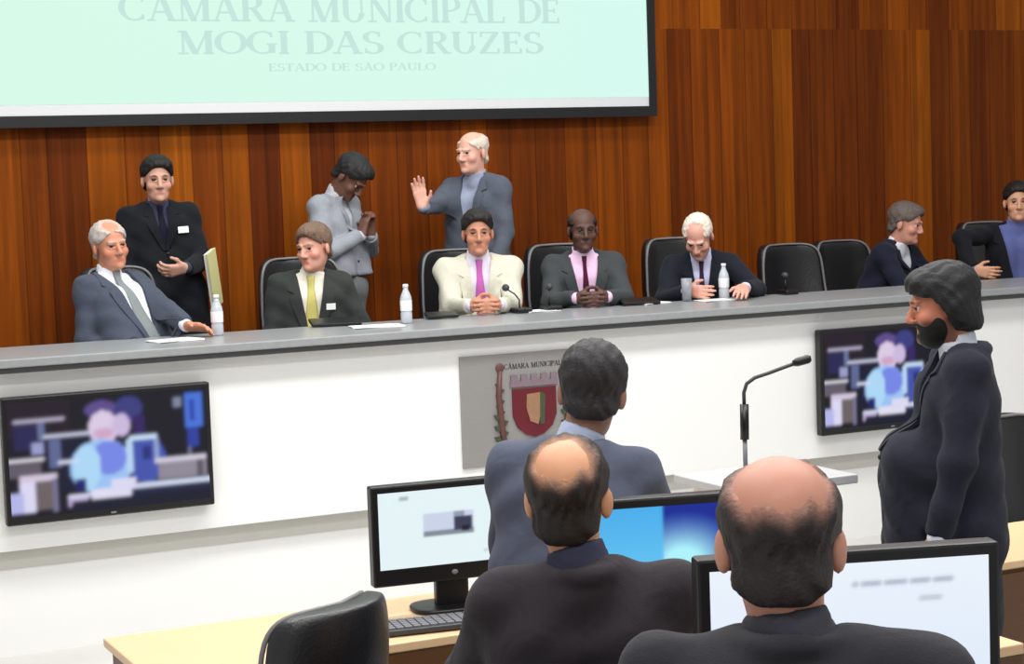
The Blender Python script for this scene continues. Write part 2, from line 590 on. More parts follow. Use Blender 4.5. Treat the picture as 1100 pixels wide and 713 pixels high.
M_tvscreen = emat('lit_tv_picture', .95)
television(1.53, 2.498, .626, 1.21, 'black television on the white bench front, its screen fully in view')
television(5.975, 6.94, .632, 1.222, 'black television behind the standing man in navy, partly hidden by him')

# ------------------------------------------------------------------ plaque with the coat of arms
pq = tag(empty('crest_plaque', (4.23, 8.56, .94)), 'grey metal plaque with a red shield crest on the white bench front', 'plaque')
MB().box(-.41, .41, -.015, -.0, -.285, .285, .002).build('plate', M_steel, pq)
M_crimson = mat('crimson_enamel', (96, 22, 34), .4, noise=.15)
M_tan = mat('tan_enamel', (150, 112, 84), .5, noise=.2)
M_green = mat('green_enamel', (62, 72, 50), .5, noise=.25)
M_brown = mat('brown_enamel', (96, 58, 54), .5, noise=.2)
M_mauve = mat('mauve_enamel', (124, 106, 116), .5, noise=.15)
sh = [(-.125, .10), (.125, .10), (.125, -.04), (.10, -.10), (.05, -.14), (0, -.155), (-.05, -.14), (-.10, -.10), (-.125, -.04)]
shield = MB().poly(sh, -.024, -.0152).build('shield', M_crimson, pq)
MB().poly([(-.045, .07), (.03, .075), (.035, -.02), (.015, -.09), (-.03, -.07), (-.05, 0)], -.028, -.0242).build('charge', M_tan, shield)
MB().poly([(.03, .08), (.06, .06), (.05, -.09), (.025, -.09)], -.0285, -.0245).build('charge', M_green, shield)
b = MB()
for i in range(5):
    x = -.13 + i * .057
    b.box(x, x + .036, -.024, -.0152, .13, .172)
b.box(-.135, .139, -.0235, -.0152, .11, .14)
b.build('mural_crown', M_mauve, pq)
for sgn in (-1, 1):
    b = MB()
    b.tube([(sgn * .17, -.018, -.22), (sgn * .19, -.018, -.08), (sgn * .2, -.018, .08), (sgn * .19, -.018, .2)], [.016, .018, .016, .012], 8)
    br = b.build('branch', M_brown, pq, True)
    b = MB()
    for i in range(11):
        z = -.16 + i * .028
        a = .5 if i % 2 else 2.4
        cx = sgn * (.19 + .02 * math.cos(a * 2))
        L_ = .055 if i < 5 else .036
        dx, dz = math.cos(a) * L_, math.sin(a) * L_ * .6
        b.poly([(cx, z), (cx + dx * .5 - dz * .35, z + dz * .5 + dx * .35), (cx + dx, z + dz), (cx + dx * .5 + dz * .35, z + dz * .5 - dx * .35)], -.026, -.016)
    b.build('leaves', M_green, br)
    MB().pad((sgn * .19, -.02, .215), (.024, .007, .024), 1, 1, 12, 8).build('flower', M_brown, pq, True)
b = MB()
b.poly([(-.17, -.2), (.17, -.2), (.21, -.165), (.15, -.175), (0, -.168), (-.15, -.175), (-.21, -.165)], -.024, -.0152)
b.build('ribbon', M_mauve, pq)
lettering('lettering', 'C\u00c2MARA MUNICIPAL', .33, .026, .0, -.0165, .205, M_text, pq)

# ------------------------------------------------------------------ desks, tiers' furniture


def desk(name, x0, x1, y0, y1, z, floor, label, front='near'):
    t = tag(empty(name, ((x0 + x1) / 2, (y0 + y1) / 2, floor)), label, 'desk')
    w, d, h = (x1 - x0) / 2, (y1 - y0) / 2, z - floor
    MB().box(-w, w, -d, d, h - .028, h, .004).build('desktop', M_desk, t)
    MB().box(-w + .005, w - .005, -d + .004, -d + .03, h - .085, h - .029).build('edge_band', M_desk_edge, t)
    MB().box(-w + .02, w - .02, d - .05, d - .03, .06, h - .03).build('modesty_panel', M_desk_edge, t)
    if front == 'drawer':
        MB().box(-w + .05, w - .05, -d + .012, -d + .03, h - .24, h - .087, .002).build('drawer_front', M_desk, t)
    for s in (-1, 1):
        MB().box(s * (w - .03) - .015, s * (w - .03) + .015, -d + .05, d - .055, 0, h - .029).build('side_panel', M_desk_edge, t)
    return t


FD_X0 = at_z(100, 676, .74).x
desk('long_desk', FD_X0, 3.02, 5.08, 5.66, .74, 0, 'long pale wood desk bearing the keyboard, beside the empty chair', 'drawer')
desk('long_desk', at_z(405, 706, .912).x, 3.1, 3.56, 4.0, .912, .22, 'pale wood desk carrying the blue-screened monitor')
desk('long_desk', 1.2, 3.05, 2.42, 2.86, .997, .29, 'pale wood desk carrying the large monitor with grey text')
sd = at_z(1078, 600, .74)
t = desk('side_desk', sd.x - .10, sd.x + 1.6, sd.y - .05, sd.y + .5, .74, 0, 'desk with dark brown front behind the standing man in navy, at the picture edge')
MB().box(-.848, .848, -.29, -.275, .02, .70).build('front_panel', M_desk_edge, t)


def mon_pic_a(u, v):
    c = (232, 247, 250)
    if .14 < u < .2 and .07 < v < .11: c = (176, 190, 190)
    if .30 < u < .64 and .32 < v < .62: c = (206, 214, 236)
    if .30 < u < .64 and .55 < v < .62: c = (132, 142, 154)
    if .50 < u < .63 and .38 < v < .56: c = (58, 62, 84)
    if .56 < u < .61 and .50 < v < .58: c = (26, 28, 44)
    if .50 < u < .58 and .32 < v < .38: c = (150, 156, 180)
    if .70 < u < .73 and .84 < v < .89: c = (200, 212, 214)
    return c


def mon_pic_b(u, v):
    if u < .38:
        return mixc((74, 176, 238), (110, 204, 248), min(1, v * 1.3))
    d = math.hypot((u - .47) * 1.5, v - .52)
    c = mixc((176, 246, 255), (24, 44, 150), min(1, max(0, (d - .12) / .34)))
    return mixc(c, (22, 26, 104), max(0, min(1, (u - .6) * 2.0)) * .7)


def mon_pic_c(u, v):
    c = mixc((238, 246, 255), (226, 238, 254), v)
    if .50 < u < .88 and .13 < v < .165 and int(u * 80) % 7: c = (178, 186, 204)
    if .74 < u < .83 and .26 < v < .30: c = (196, 204, 216)
    return c


def monitor(loc, rz, w, pic, label, chin=.055, strength=1.0):
    t = tag(empty('monitor', loc, rz), label, 'monitor')
    h = w * .60
    z0 = .098
    b = MB()
    b.box(-w / 2, w / 2, -.028, .02, z0, z0 + h, .006)
    b.build('case', M_black, t)
    MB().pad((0, .02, z0 + h / 2), (w * .38, .045, h * .38), .5, .3, 24, 10).build('back_shell', M_black, t, True)
    bz = .022
    V, Fc, C = screen_cols(96, 56, pic, 1)
    mesh_obj('screen', [(-w / 2 + bz + a * (w - 2 * bz), -.0295, z0 + chin + c * (h - chin - bz)) for a, _, c in V], Fc, emat('lit_monitor_picture', strength), t, cols=C)
    MB().pad((0, -.0285, z0 + chin * .5), (.011, .003, .008), 1, 1, 12, 8).build('badge', M_grey, t, True)
    b = MB()
    b.box(-.055, .055, .0, .035, .012, z0 + .06, .006)
    b.build('stand', M_black, t)
    MB().pad((0, .02, .008), (.135, .095, .008), .3, .7, 32, 8).build('base', M_black, t, True)
    return t


# left monitor: on the long desk
pm = at_d(478, 640, 5.86)
monitor((2.36, 5.40, .741), math.radians(-6), .535, mon_pic_a, 'black monitor with white screen and a small picture, beside the empty black chair')
monitor((2.26, 3.78, .913), math.radians(-14), .56, mon_pic_b, 'black monitor with a bright blue desktop between the two seated balding people')
monitor((1.945, 2.70, .998), math.radians(-18), .555, mon_pic_c, 'large black monitor with a white page of grey text beside the nearest bald man')


def keyboard(loc, rz, label):
    k = tag(empty('keyboard', loc, rz), label, 'keyboard')
    MB().box(-.21, .21, -.07, .07, .002, .02, .005).build('case', M_dkgrey, k)
    b = MB()
    for r in range(5):
        for i in range(15):
            b.box(-.2 + i * .0267, -.2 + i * .0267 + .022, -.06 + r * .024, -.06 + r * .024 + .019, .02, .026)
    b.build('keys', M_grey, k)
    return k


keyboard((2.22, 5.20, .741), math.radians(-8), 'grey keyboard on the pale desk below the white-screened monitor')

# ------------------------------------------------------------------ office chairs


def office_chair(loc, rz, label, h=1.12, w=.25, group='black office chairs'):
    t = tag(empty('office_chair', loc, rz), label, 'chair', group)
    zb = .50

    def bend(p):
        k = (p.z - zb) / (h - zb)
        y = p.y + .20 + .10 * k - .10 * (p.x / w) ** 2 + .03 * math.sin(k * PI)
        x = p.x * (1 - .10 * max(0, k) ** 2)
        return Vector((x, y, p.z))
    bk = MB().pad((0, 0, (zb + h) / 2), (w, .05, (h - zb) / 2), .28, .45, 40, 20, bend).build('backrest', M_leather, t, True)
    pts = []
    for i in range(41):
        a = 2 * PI * i / 40
        ca, sa = math.cos(a), math.sin(a)
        pts.append(bend(Vector((w * .99 * math.copysign(abs(ca) ** .34, ca), -.042, (zb + h) / 2 + (h - zb) / 2 * .985 * math.copysign(abs(sa) ** .34, sa)))))
    MB().tube(pts, .008, 6, False).build('piping', M_piping, bk, True)
    MB().pad((0, -.02, .395), (.25, .245, .045), .4, .4, 32, 12).build('seat', M_leather, t, True)
    for s in (-1, 1):
        a = MB().pad((s * .29, .0, .66), (.03, .14, .018), .5, .5, 20, 8).build('armrest', M_leather, t, True)
        MB().tube([(s * .29, -.06, .65), (s * .30, -.07, .52), (s * .23, -.02, .385)], .013, 8).build('arm_support', M_chrome, a, True)
    MB().tube([(0, .0, .10), (0, 0, .36)], [.03, .025], 14).build('gas_column', M_black, t, True)
    MB().tube([(0, .1, .35), (0, .27, .42), (0, .31, .6)], .022, 8).build('back_stem', M_black, t, True)
    b = MB()
    for i in range(5):
        a = 2 * PI * i / 5 + .3
        b.tube([(0, 0, .105), (math.cos(a) * .28, math.sin(a) * .28, .075)], [.026, .016], 8)
    b.build('star_base', M_black, t, True)
    for i in range(5):
        a = 2 * PI * i / 5 + .3
        x, y = math.cos(a) * .28, math.sin(a) * .28
        MB().tube([(x - .018 * math.sin(a), y + .018 * math.cos(a), .03), (x + .018 * math.sin(a), y - .018 * math.cos(a), .03)], .03, 12).build('caster', M_black, t, True)
    return t


# ------------------------------------------------------------------ implicit surfaces for people
FWD = np.array((0, -1., 0))


def V3(*a):
    return np.array(a, dtype=float)


def unit(v):
    v = np.asarray(v, float)
    return v / max(1e-9, np.linalg.norm(v))


class Fld:
    def __init__(s):
        s.p = []

    def cap(s, a, b, ra, rb=None, k=.02, sub=False):
        a, b = np.asarray(a, float), np.asarray(b, float)
        rb = ra if rb is None else rb
        r = max(ra, rb)
        s.p.append(('c', np.minimum(a, b) - r, np.maximum(a, b) + r, (a, b, ra, rb), k, sub))
        return s

    def ell(s, c, r, R=None, k=.02, sub=False):
        c, r = np.asarray(c, float), np.asarray(r, float)
        R = np.eye(3) if R is None else R
        e = np.sqrt((R ** 2) @ (r ** 2))
        s.p.append(('e', c - e, c + e, (c, r, R), k, sub))
        return s

    def value(s, P):
        """field at scattered points P (n,3)"""
        F = np.full(len(P), 1.0)
        for t, lo, hi, q, k, sub in s.p:
            F = s.comb(F, s.ev(t, q, P[:, 0], P[:, 1], P[:, 2]), k, sub)
        return F

    @staticmethod
    def ev(t, q, X, Y, Z):
        if t == 'c':
            a, b, ra, rb = q
            d = b - a
            L2 = max(1e-12, d @ d)
            px, py, pz = X - a[0], Y - a[1], Z - a[2]
            h = np.clip((px * d[0] + py * d[1] + pz * d[2]) / L2, 0, 1)
            return np.sqrt((px - h * d[0]) ** 2 + (py - h * d[1]) ** 2 + (pz - h * d[2]) ** 2) - (ra + (rb - ra) * h)
        c, r, R = q
        px, py, pz = X - c[0], Y - c[1], Z - c[2]
        x = (R[0, 0] * px + R[1, 0] * py + R[2, 0] * pz)
        y = (R[0, 1] * px + R[1, 1] * py + R[2, 1] * pz)
        z = (R[0, 2] * px + R[1, 2] * py + R[2, 2] * pz)
        k0 = np.sqrt((x / r[0]) ** 2 + (y / r[1]) ** 2 + (z / r[2]) ** 2)
        k1 = np.sqrt((x / r[0] ** 2) ** 2 + (y / r[1] ** 2) ** 2 + (z / r[2] ** 2) ** 2)
        return k0 * (k0 - 1) / np.maximum(k1, 1e-6)

    @staticmethod
    def comb(F, d, k, sub):
        if sub:
            d = -d
            h = np.clip(.5 - .5 * (F - d) / k, 0, 1)
            return F * (1 - h) + d * h + k * h * (1 - h)
        h = np.clip(.5 + .5 * (F - d) / k, 0, 1)
        return F * (1 - h) + d * h - k * h * (1 - h)

    def mesh(s, hc, hf=None, fine=(), mods=()):
        ps = [p for p in s.p if not p[5]]
        lo = np.min([p[1] for p in ps], axis=0) - hc * 2 - .012
        hi = np.max([p[2] for p in ps], axis=0) + hc * 2 + .012
        axs = []
        for ax in range(3):
            iv = sorted((f[0][ax], f[1][ax]) for f in fine)
            c, out = lo[ax], []
            while c < hi[ax]:
                out.append(c)
                c += hf if (hf and any(a <= c <= b for a, b in iv)) else hc
            out.append(c)
            axs.append(np.array(out))
        xs, ys, zs = axs
        F = np.full((len(xs), len(ys), len(zs)), .2)
        for t, l, h, q, k, sub in s.p:
            m = k + hc * 1.8
            i0, i1 = np.searchsorted(xs, l[0] - m), np.searchsorted(xs, h[0] + m)
            j0, j1 = np.searchsorted(ys, l[1] - m), np.searchsorted(ys, h[1] + m)
            k0, k1 = np.searchsorted(zs, l[2] - m), np.searchsorted(zs, h[2] + m)
            if i1 <= i0 or j1 <= j0 or k1 <= k0:
                continue
            d = s.ev(t, q, xs[i0:i1, None, None], ys[None, j0:j1, None], zs[None, None, k0:k1])
            F[i0:i1, j0:j1, k0:k1] = s.comb(F[i0:i1, j0:j1, k0:k1], d, k, sub)
        if mods:
            X, Y, Z = np.meshgrid(xs, ys, zs, indexing='ij')
            for f in mods:
                F = f(F, X, Y, Z)
        F[0], F[-1], F[:, 0], F[:, -1], F[:, :, 0], F[:, :, -1] = .1, .1, .1, .1, .1, .1
        return nets(F, xs, ys, zs)


def nets(F, xs, ys, zs):
    S = F < 0
    n = S.shape
    c8 = [S[i:n[0] - 1 + i, j:n[1] - 1 + j, k:n[2] - 1 + k] for i in (0, 1) for j in (0, 1) for k in (0, 1)]
    allv = np.logical_and.reduce(c8)
    anyv = np.logical_or.reduce(c8)
    act = anyv & ~allv
    I, J, K = np.nonzero(act)
    idx = np.full(act.shape, -1, dtype=np.int64)
    idx[I, J, K] = np.arange(len(I))
    acc = np.zeros((len(I), 3))
    cnt = np.zeros(len(I))
    crd = (xs, ys, zs)
    for ax in range(3):
        o = [a for a in range(3) if a != ax]
        for p in (0, 1):
            for q in (0, 1):
                d0 = [0, 0, 0]
                d0[o[0]], d0[o[1]] = p, q
                d1 = list(d0)
                d1[ax] = 1
                A = (I + d0[0], J + d0[1], K + d0[2])
                B = (I + d1[0], J + d1[1], K + d1[2])
                fa, fb = F[A], F[B]
                m = (fa < 0) != (fb < 0)
                t = np.where(m, fa / np.where(m, fa - fb, 1), 0)
                for a in range(3):
                    pa, pb = crd[a][A[a]], crd[a][B[a]]
                    acc[:, a] += np.where(m, pa + (pb - pa) * t, 0)
                cnt += m
    Vt = acc / cnt[:, None]
    faces = []
    for ax in range(3):
        o = [(ax + 1) % 3, (ax + 2) % 3]
        sl0 = [slice(1, n[a] - 1) for a in range(3)]
        sl1 = list(sl0)
        sl0[ax] = slice(0, n[ax] - 1)
        sl1[ax] = slice(1, n[ax])
        s0, s1 = S[tuple(sl0)], S[tuple(sl1)]
        m = s0 != s1
        q = np.array(np.nonzero(m))
        flip = s0[tuple(q)]
        g = q.copy()
        for a in o:
            g[a] += 1

        def cell(d1, d2):
            h = g.copy()
            h[o[0]] -= d1
            h[o[1]] -= d2
            return idx[tuple(h)]
        a, b, c, d = cell(1, 1), cell(0, 1), cell(0, 0), cell(1, 0)
        f = np.where(flip[:, None], np.stack((a, b, c, d), 1), np.stack((d, c, b, a), 1))
        faces.append(f)
    return Vt, np.concatenate(faces)


def sdf_obj(name, VF, m, parent=None, cols=None):
    Vt, Fc = VF
    me = bpy.data.meshes.new(name)
    me.vertices.add(len(Vt))
    me.vertices.foreach_set('co', Vt.astype(np.float32).ravel())
    me.loops.add(len(Fc) * 4)
    me.loops.foreach_set('vertex_index', Fc.astype(np.int32).ravel())
    me.polygons.add(len(Fc))
    me.polygons.foreach_set('loop_start', np.arange(0, len(Fc) * 4, 4, dtype=np.int32))
    me.polygons.foreach_set('use_smooth', [True] * len(Fc))
    me.materials.append(m)
    if cols is not None:
        a = me.color_attributes.new('Col', 'FLOAT_COLOR', 'POINT')
        c = np.ones((len(Vt), 4), dtype=np.float32)
        c[:, :3] = cols
        a.data.foreach_set('color', c.ravel())
    me.update(calc_edges=True)
    me.validate()
    return link(bpy.data.objects.new(name, me), parent)


def rot(yaw=0, pitch=0, roll=0):
    """head turn: + yaw to +x, + pitch down, + roll leans the crown to +x (all about a head facing -y)"""
    y, p, r = (math.radians(v) for v in (yaw, pitch, roll))
    Rz = np.array(((math.cos(y), -math.sin(y), 0), (math.sin(y), math.cos(y), 0), (0, 0, 1)))
    Rx = np.array(((1, 0, 0), (0, math.cos(p), -math.sin(p)), (0, math.sin(p), math.cos(p))))
    Ry = np.array(((math.cos(r), 0, math.sin(r)), (0, 1, 0), (-math.sin(r), 0, math.cos(r))))
    return Rz @ Rx @ Ry


M_skin = mat('skin', (200, 150, 125), .5, noise=.06, scale=40, spec=.4, attr=True)
M_hairc = mat('hair', (30, 25, 22), .6, noise=.35, scale=90, bump=.5, bscale=160, spec=.4, attr=True)
M_eye = mat('eye_white', (186, 176, 168), .25, noise=.01)
M_iris = mat('eye_iris', (28, 20, 15), .2, noise=.01)
M_shoe = mat('black_shoe_leather', (18, 17, 17), .3, noise=.1)


def smooth(a, b, x):
    t = np.clip((x - a) / (b - a), 0, 1)
    return t * t * (3 - 2 * t)


def hand(f, w, d, t, n, curl=25, spread=1.):
    """palm and five separate fingers: w wrist, d along the fingers, t toward the thumb, n out of the palm"""
    d = unit(d)
    t = unit(np.asarray(t, float) - d * np.dot(t, d))
    n = unit(np.asarray(n, float) - d * np.dot(n, d) - t * np.dot(n, t))
    for off, kl, fl in ((.029, .088, .92), (.010, .092, 1.02), (-.010, .088, .95), (-.028, .080, .76)):
        kn = w + d * kl + t * off
        f.cap(w + t * off * .6 + d * .012, kn, .0135, .0118, k=.018)
        p, ang = kn, 0.
        base = unit(d + t * off * 3.2 * spread)
        for L_, ra, rb, ca in ((.042, .0102, .0090, .55), (.027, .0090, .0082, 1.), (.021, .0082, .0070, .75)):
            ang += math.radians(curl) * ca
            dr = base * math.cos(ang) + n * math.sin(ang)
            q = p + dr * L_ * fl
            f.cap(p, q, ra, rb, k=.005)
            p = q
    b = w + d * .026 + t * .026
    m = b + unit(d * .62 + t * .72 + n * .30) * .044
    f.cap(w + d * .01 + t * .012, b, .014, .0145, k=.016)
    f.cap(b, m, .0140, .0108, k=.010)
    f.cap(m, m + unit(d * .85 + t * .28 + n * .40) * .034, .0104, .0082, k=.005)


def on_front(fld, tp, u, s_):
    ts = np.arange(.0, .30, .004)
    val = fld.value(np.array([tp(u, t_, s_) for t_ in ts]))
    ins = np.nonzero(val < 0)[0]
    return ts[ins[-1]] if len(ins) else .08


def sheet(name, pts, th, m, parent):
    """a grid of (u, v, s) rows already in space, given a thickness along its own normal"""
    P_ = np.array(pts)
    n, k = P_.shape[:2]
    nrm = np.cross(np.gradient(P_, axis=0), np.gradient(P_, axis=1))
    nrm /= np.maximum(1e-9, np.linalg.norm(nrm, axis=2, keepdims=True))
    if (nrm[..., 1].mean()) > 0:
        nrm = -nrm
    Vv = np.concatenate((P_.reshape(-1, 3), (P_ - nrm * th).reshape(-1, 3)))
    o2 = n * k
    b = []
    for i in range(n - 1):
        for j in range(k - 1):
            a = i * k + j
            b += [(a, a + 1, a + k + 1, a + k), (o2 + a + k, o2 + a + k + 1, o2 + a + 1, o2 + a)]
        for j in (0, k - 1):
            a = i * k + j
            b.append((a, a + k, o2 + a + k, o2 + a))
    for i in (0, n - 1):
        for j in range(k - 1):
            a = i * k + j
            b.append((a, o2 + a, o2 + a + 1, a + 1))
    o = mesh_obj(name, Vv, b, m, parent, True)
    bm = bmesh.new()
    bm.from_mesh(o.data)
    bmesh.ops.recalc_face_normals(bm, faces=bm.faces[:])
    bm.to_mesh(o.data)
    bm.free()
    o.data.set_sharp_from_angle(angle=.8)
    return o


def lapels(jk, fld, tp, s0, vw, m, badge):
    n = 22
    for sg in (-1, 1):
        rows = []
        for i in range(n + 1):
            s_ = s0 + .01 + (.985 - s0) * i / n
            wv = vw * max(0, min(1.15, (s_ - s0) / (1 - s0))) ** .85
            k = (s_ - s0) / (1 - s0)
            lw = .012 + .052 * min(1, k / .62) if k < .74 else (.036 if k < .80 else .050 * (1 - (k - .8) / .2) + .02)
            rows.append([(sg * (wv + lw * q_ - .002), s_) for q_ in (0, .33, .66, 1)])
        dep = np.array([[on_front(fld, tp, u, s_) for u, s_ in r] for r in rows])
        for _ in range(2):
            dep[1:-1] = (dep[:-2] + 2 * dep[1:-1] + dep[2:]) / 4
        pts = [[tp(u, dep[i, j] + .010, s_) for j, (u, s_) in enumerate(r)] for i, r in enumerate(rows)]
        sheet('lapel', pts, .012, m, jk)
    for k in (0, 1):
        s_ = s0 - .03 - .17 * k
        if s_ > .06:
            c = tp(.012, on_front(fld, tp, .012, s_) + .004, s_)
            MB().pad(c, (.009, .005, .009), 1, 1, 12, 6).build('button', M_black, jk, True)
    if badge:
        u0, sa, bw, bh, nm = badge
        pts = [[tp(u0 + a * bw, on_front(fld, tp, u0 + a * bw, sa + b * bh) + .012, sa + b * bh) for a in (-.5, 0, .5)] for b in (-.5, 0, .5)]
        o = sheet(nm, pts, .006, M_paper, jk)
        o['label'] = 'small white ' + nm.replace('_', ' ')


SKINS = {'light': (214, 160, 136), 'pink': (222, 164, 146), 'tan': (186, 128, 98), 'dark': (88, 60, 50)}
NPEOPLE = [0]


def person(label, H, floor, yaw, pelvis, head=(0, 0, 0), neck=(0, .03, -.145), arms=None, legs='stand',
           skin='light', hair='full', hairc=(35, 28, 24), jacket=None, shirt=(225, 225, 230), tie=None, trousers=(30, 30, 34),
           v=(.34, .075), tiew=1., hf=.006, hc=.012, belly=0., build=1., beard=None, long_hair=0., coat_len=.26, knees=None, sh_z=.89, badge=None, bald=(100, 40, 75)):
    """H: head centre in the world. Everything else is laid out in the figure's own frame, facing -y, z from the floor it stands or sits on."""
    if isinstance(skin, str):
        skin = SKINS[skin]
    hz = H[2] - floor
    Hc = V3(0, 0, hz)
    Rh = rot(*head)
    P = V3(*pelvis)
    Nk = Hc + V3(*neck)
    ax = Nk - P
    L = np.linalg.norm(ax)
    sdir = ax / L
    lat = V3(1, 0, 0)
    lat = unit(lat - sdir * lat.dot(sdir))
    fw = -np.cross(sdir, lat)
    fw = fw if fw.dot(FWD) > 0 else -fw

    def tp(u, v_, s_):
        return P + sdir * (s_ * L) + lat * u + fw * v_
    hd = lambda *a: Hc + Rh @ V3(*a)
    bs = build
    shp = {s: tp(s * .163 * bs, -.005, sh_z) for s in (-1, 1)}
    arms = arms or {}
    A = {}
    for s in (-1, 1):
        a = arms.get(s, {})
        e = V3(*a['e']) if 'e' in a else shp[s] + V3(s * .05, .03, -.29)
        w = V3(*a['w']) if 'w' in a else e + V3(-s * .01, -.07, -.24)
        dd = V3(*a['d']) if 'd' in a else unit(w - e)
        tt = V3(*a['t']) if 't' in a else V3(0, -1, 0.05)
        nn = V3(*a['n']) if 'n' in a else V3(-s, 0, 0)
        A[s] = (e, w, dd, tt, nn, a.get('curl', 25))
    for s in (-1, 1):
        e, w, *rest = A[s]
        d = w - shp[s]
        D = np.linalg.norm(d)
        u1, u2 = .285, .255
        D2 = min(max(D, .12), u1 + u2 - .004)
        dn = unit(d)
        w = shp[s] + dn * D2
        a_ = (u1 * u1 - u2 * u2 + D2 * D2) / (2 * D2)
        h_ = math.sqrt(max(1e-6, u1 * u1 - a_ * a_))
        pole = e - shp[s]
        pole = unit(pole - dn * pole.dot(dn))
        A[s] = (shp[s] + dn * a_ + pole * h_, w, *rest)
    # legs
    hip = {s: P + V3(s * .09, 0, -.01) for s in (-1, 1)}
    if legs == 'stand':
        kn = {s: V3(P[0] + s * .10, P[1] - .01, .50) for s in (-1, 1)}
        an = {s: V3(P[0] + s * .11, P[1] + .03, .10) for s in (-1, 1)}
    else:
        kn = {s: V3(P[0] + s * .12, P[1] - .40, .50) for s in (-1, 1)}
        an = {s: V3(P[0] + s * .12, P[1] - .38, .10) for s in (-1, 1)}

    # ---------------- body, one surface
    f = Fld()
    f.cap(tp(-.075, 0, .72), tp(-.075, 0, .3), .098, .09, k=.05)
    f.cap(tp(.075, 0, .72), tp(.075, 0, .3), .098, .09, k=.05)
    f.cap(tp(-.075, .0, .3), tp(-.08, 0, 0), .09, .10, k=.05)
    f.cap(tp(.075, .0, .3), tp(.08, 0, 0), .09, .10, k=.05)
    for s in (-1, 1):
        f.cap(tp(s * .03, -.01, .93), shp[s], .048, .050, k=.045)
        e, w, dd, tt, nn, cu = A[s]
        f.cap(shp[s], e, .047, .038, k=.03)
        f.cap(e, w, .037, .026, k=.02)
        f.cap(hip[s], kn[s], .078, .056, k=.04)
        f.cap(kn[s], an[s], .054, .038, k=.03)
        f.cap(an[s] + V3(0, .03, -.06), an[s] + V3(s * .02, -.14, -.075), .034, .026, k=.03)
    f.cap(tp(0, -.004, .95), hd(0, .022, -.05), .052, .054, k=.025)
    # head
    f.ell(hd(0, .014, .043), (.0765, .097, .078), Rh, k=.02)
    f.ell(hd(0, -.026, -.030), (.062, .066, .088), Rh, k=.03)
    f.ell(hd(0, -.046, -.088), (.044, .040, .032), Rh, k=.03)
    f.ell(hd(0, -.086, -.100), (.020, .014, .015), Rh, k=.02)
    for s in (-1, 1):
        f.ell(hd(s * .045, -.062, -.030), (.022, .022, .022), Rh, k=.02)
        f.ell(hd(s * .031, -.098, .006), (.017, .014, .012), Rh, k=.014, sub=True)
        f.cap(hd(s * .014, -.094, .026), hd(s * .046, -.080, .026), .008, .007, k=.012)
        f.cap(hd(s * .018, -.0905, .014), hd(s * .044, -.082, .013), .0045, .0045, k=.005)
        f.cap(hd(s * .018, -.089, -.003), hd(s * .044, -.080, -.002), .0045, .0045, k=.005)
        f.ell(hd(s * .079, .014, -.010), (.011, .021, .033), Rh @ rot(s * 22, 0, 0), k=.008)
        f.ell(hd(s * .0145, -.100, -.037), (.0085, .010, .0075), Rh, k=.006)
    f.cap(hd(0, -.092, .012), hd(0, -.112, -.030), .0085, .0125, k=.012)
    f.cap(hd(-.020, -.085, -.064), hd(.020, -.085, -.064), .0070, k=.008)
    f.cap(hd(-.017, -.084, -.074), hd(.017, -.084, -.074), .0078, k=.008)
    fine = [(Hc - .135, Hc + .135)]
    for s in (-1, 1):
        e, w, dd, tt, nn, cu = A[s]
        hand(f, w, dd, tt, nn, cu)
        hc_ = w + unit(dd) * .08
        fine.append((hc_ - .10, hc_ + .10))
    Vt, Fc = f.mesh(hc, hf, fine)
    # complexion
    q = (Vt - Hc) @ Rh
    col = np.tile(np.array(lin(skin)), (len(Vt), 1))

    def paint(mask, rgb, a):
        w_ = (mask * a)[:, None]
        col[:] = col * (1 - w_) + np.array(rgb) * w_
    sk = np.array(lin(skin))
    front = (q[:, 1] < -.05).astype(float)
    lip = front * (1 - smooth(.7, 1.1, np.sqrt((q[:, 0] / .024) ** 2 + ((q[:, 2] + .069) / .012) ** 2)))
    paint(lip, sk * np.array((.80, .50, .50)), .8)
    for s in (-1, 1):
        paint(front * (1 - smooth(.7, 1.2, np.sqrt(((q[:, 0] - s * .050) / .022) ** 2 + ((q[:, 2] + .030) / .024) ** 2))), sk * np.array((1.05, .78, .74)), .45)
        br = front * (1 - smooth(.7, 1.15, np.sqrt(((q[:, 0] - s * .031) / .019) ** 2 + ((q[:, 2] - .027 + abs(q[:, 0] - s * .03) * .15) / .0062) ** 2)))
        paint(br, lin(hairc), .85)
    if beard is not None:
        bm_ = smooth(-.028, -.05, q[:, 2]) * smooth(.05, .01, q[:, 1]) * (np.abs(q[:, 2]) < .16)
        paint(bm_ * (1 - lip), lin(beard), .85)
    root = sdf_obj('person', (Vt, Fc), M_skin, None, col)
    root.location = (H[0], H[1], floor)
    root.rotation_euler = (0, 0, math.radians(yaw))
    tag(root, label, 'person')
    # eyes
    for s in (-1, 1):
        c = hd(s * .031, -.0775, .006)
        Vv, Ff, mi = [], [], []
        for j in range(9):
            ph = PI * j / 8
            for i in range(12):
                a = 2 * PI * i / 12
                Vv.append(c + Rh @ (V3(math.sin(ph) * math.cos(a), -math.cos(ph), math.sin(ph) * math.sin(a)) * .0125))
        for j in range(8):
            for i in range(12):
                Ff.append((j * 12 + i, j * 12 + (i + 1) % 12, (j + 1) * 12 + (i + 1) % 12, (j + 1) * 12 + i))
                mi.append(1 if j < 3 else 0)
        eo = mesh_obj('eye', Vv, Ff, [M_eye, M_iris], root, True)
        eo.data.polygons.foreach_set('material_index', mi)
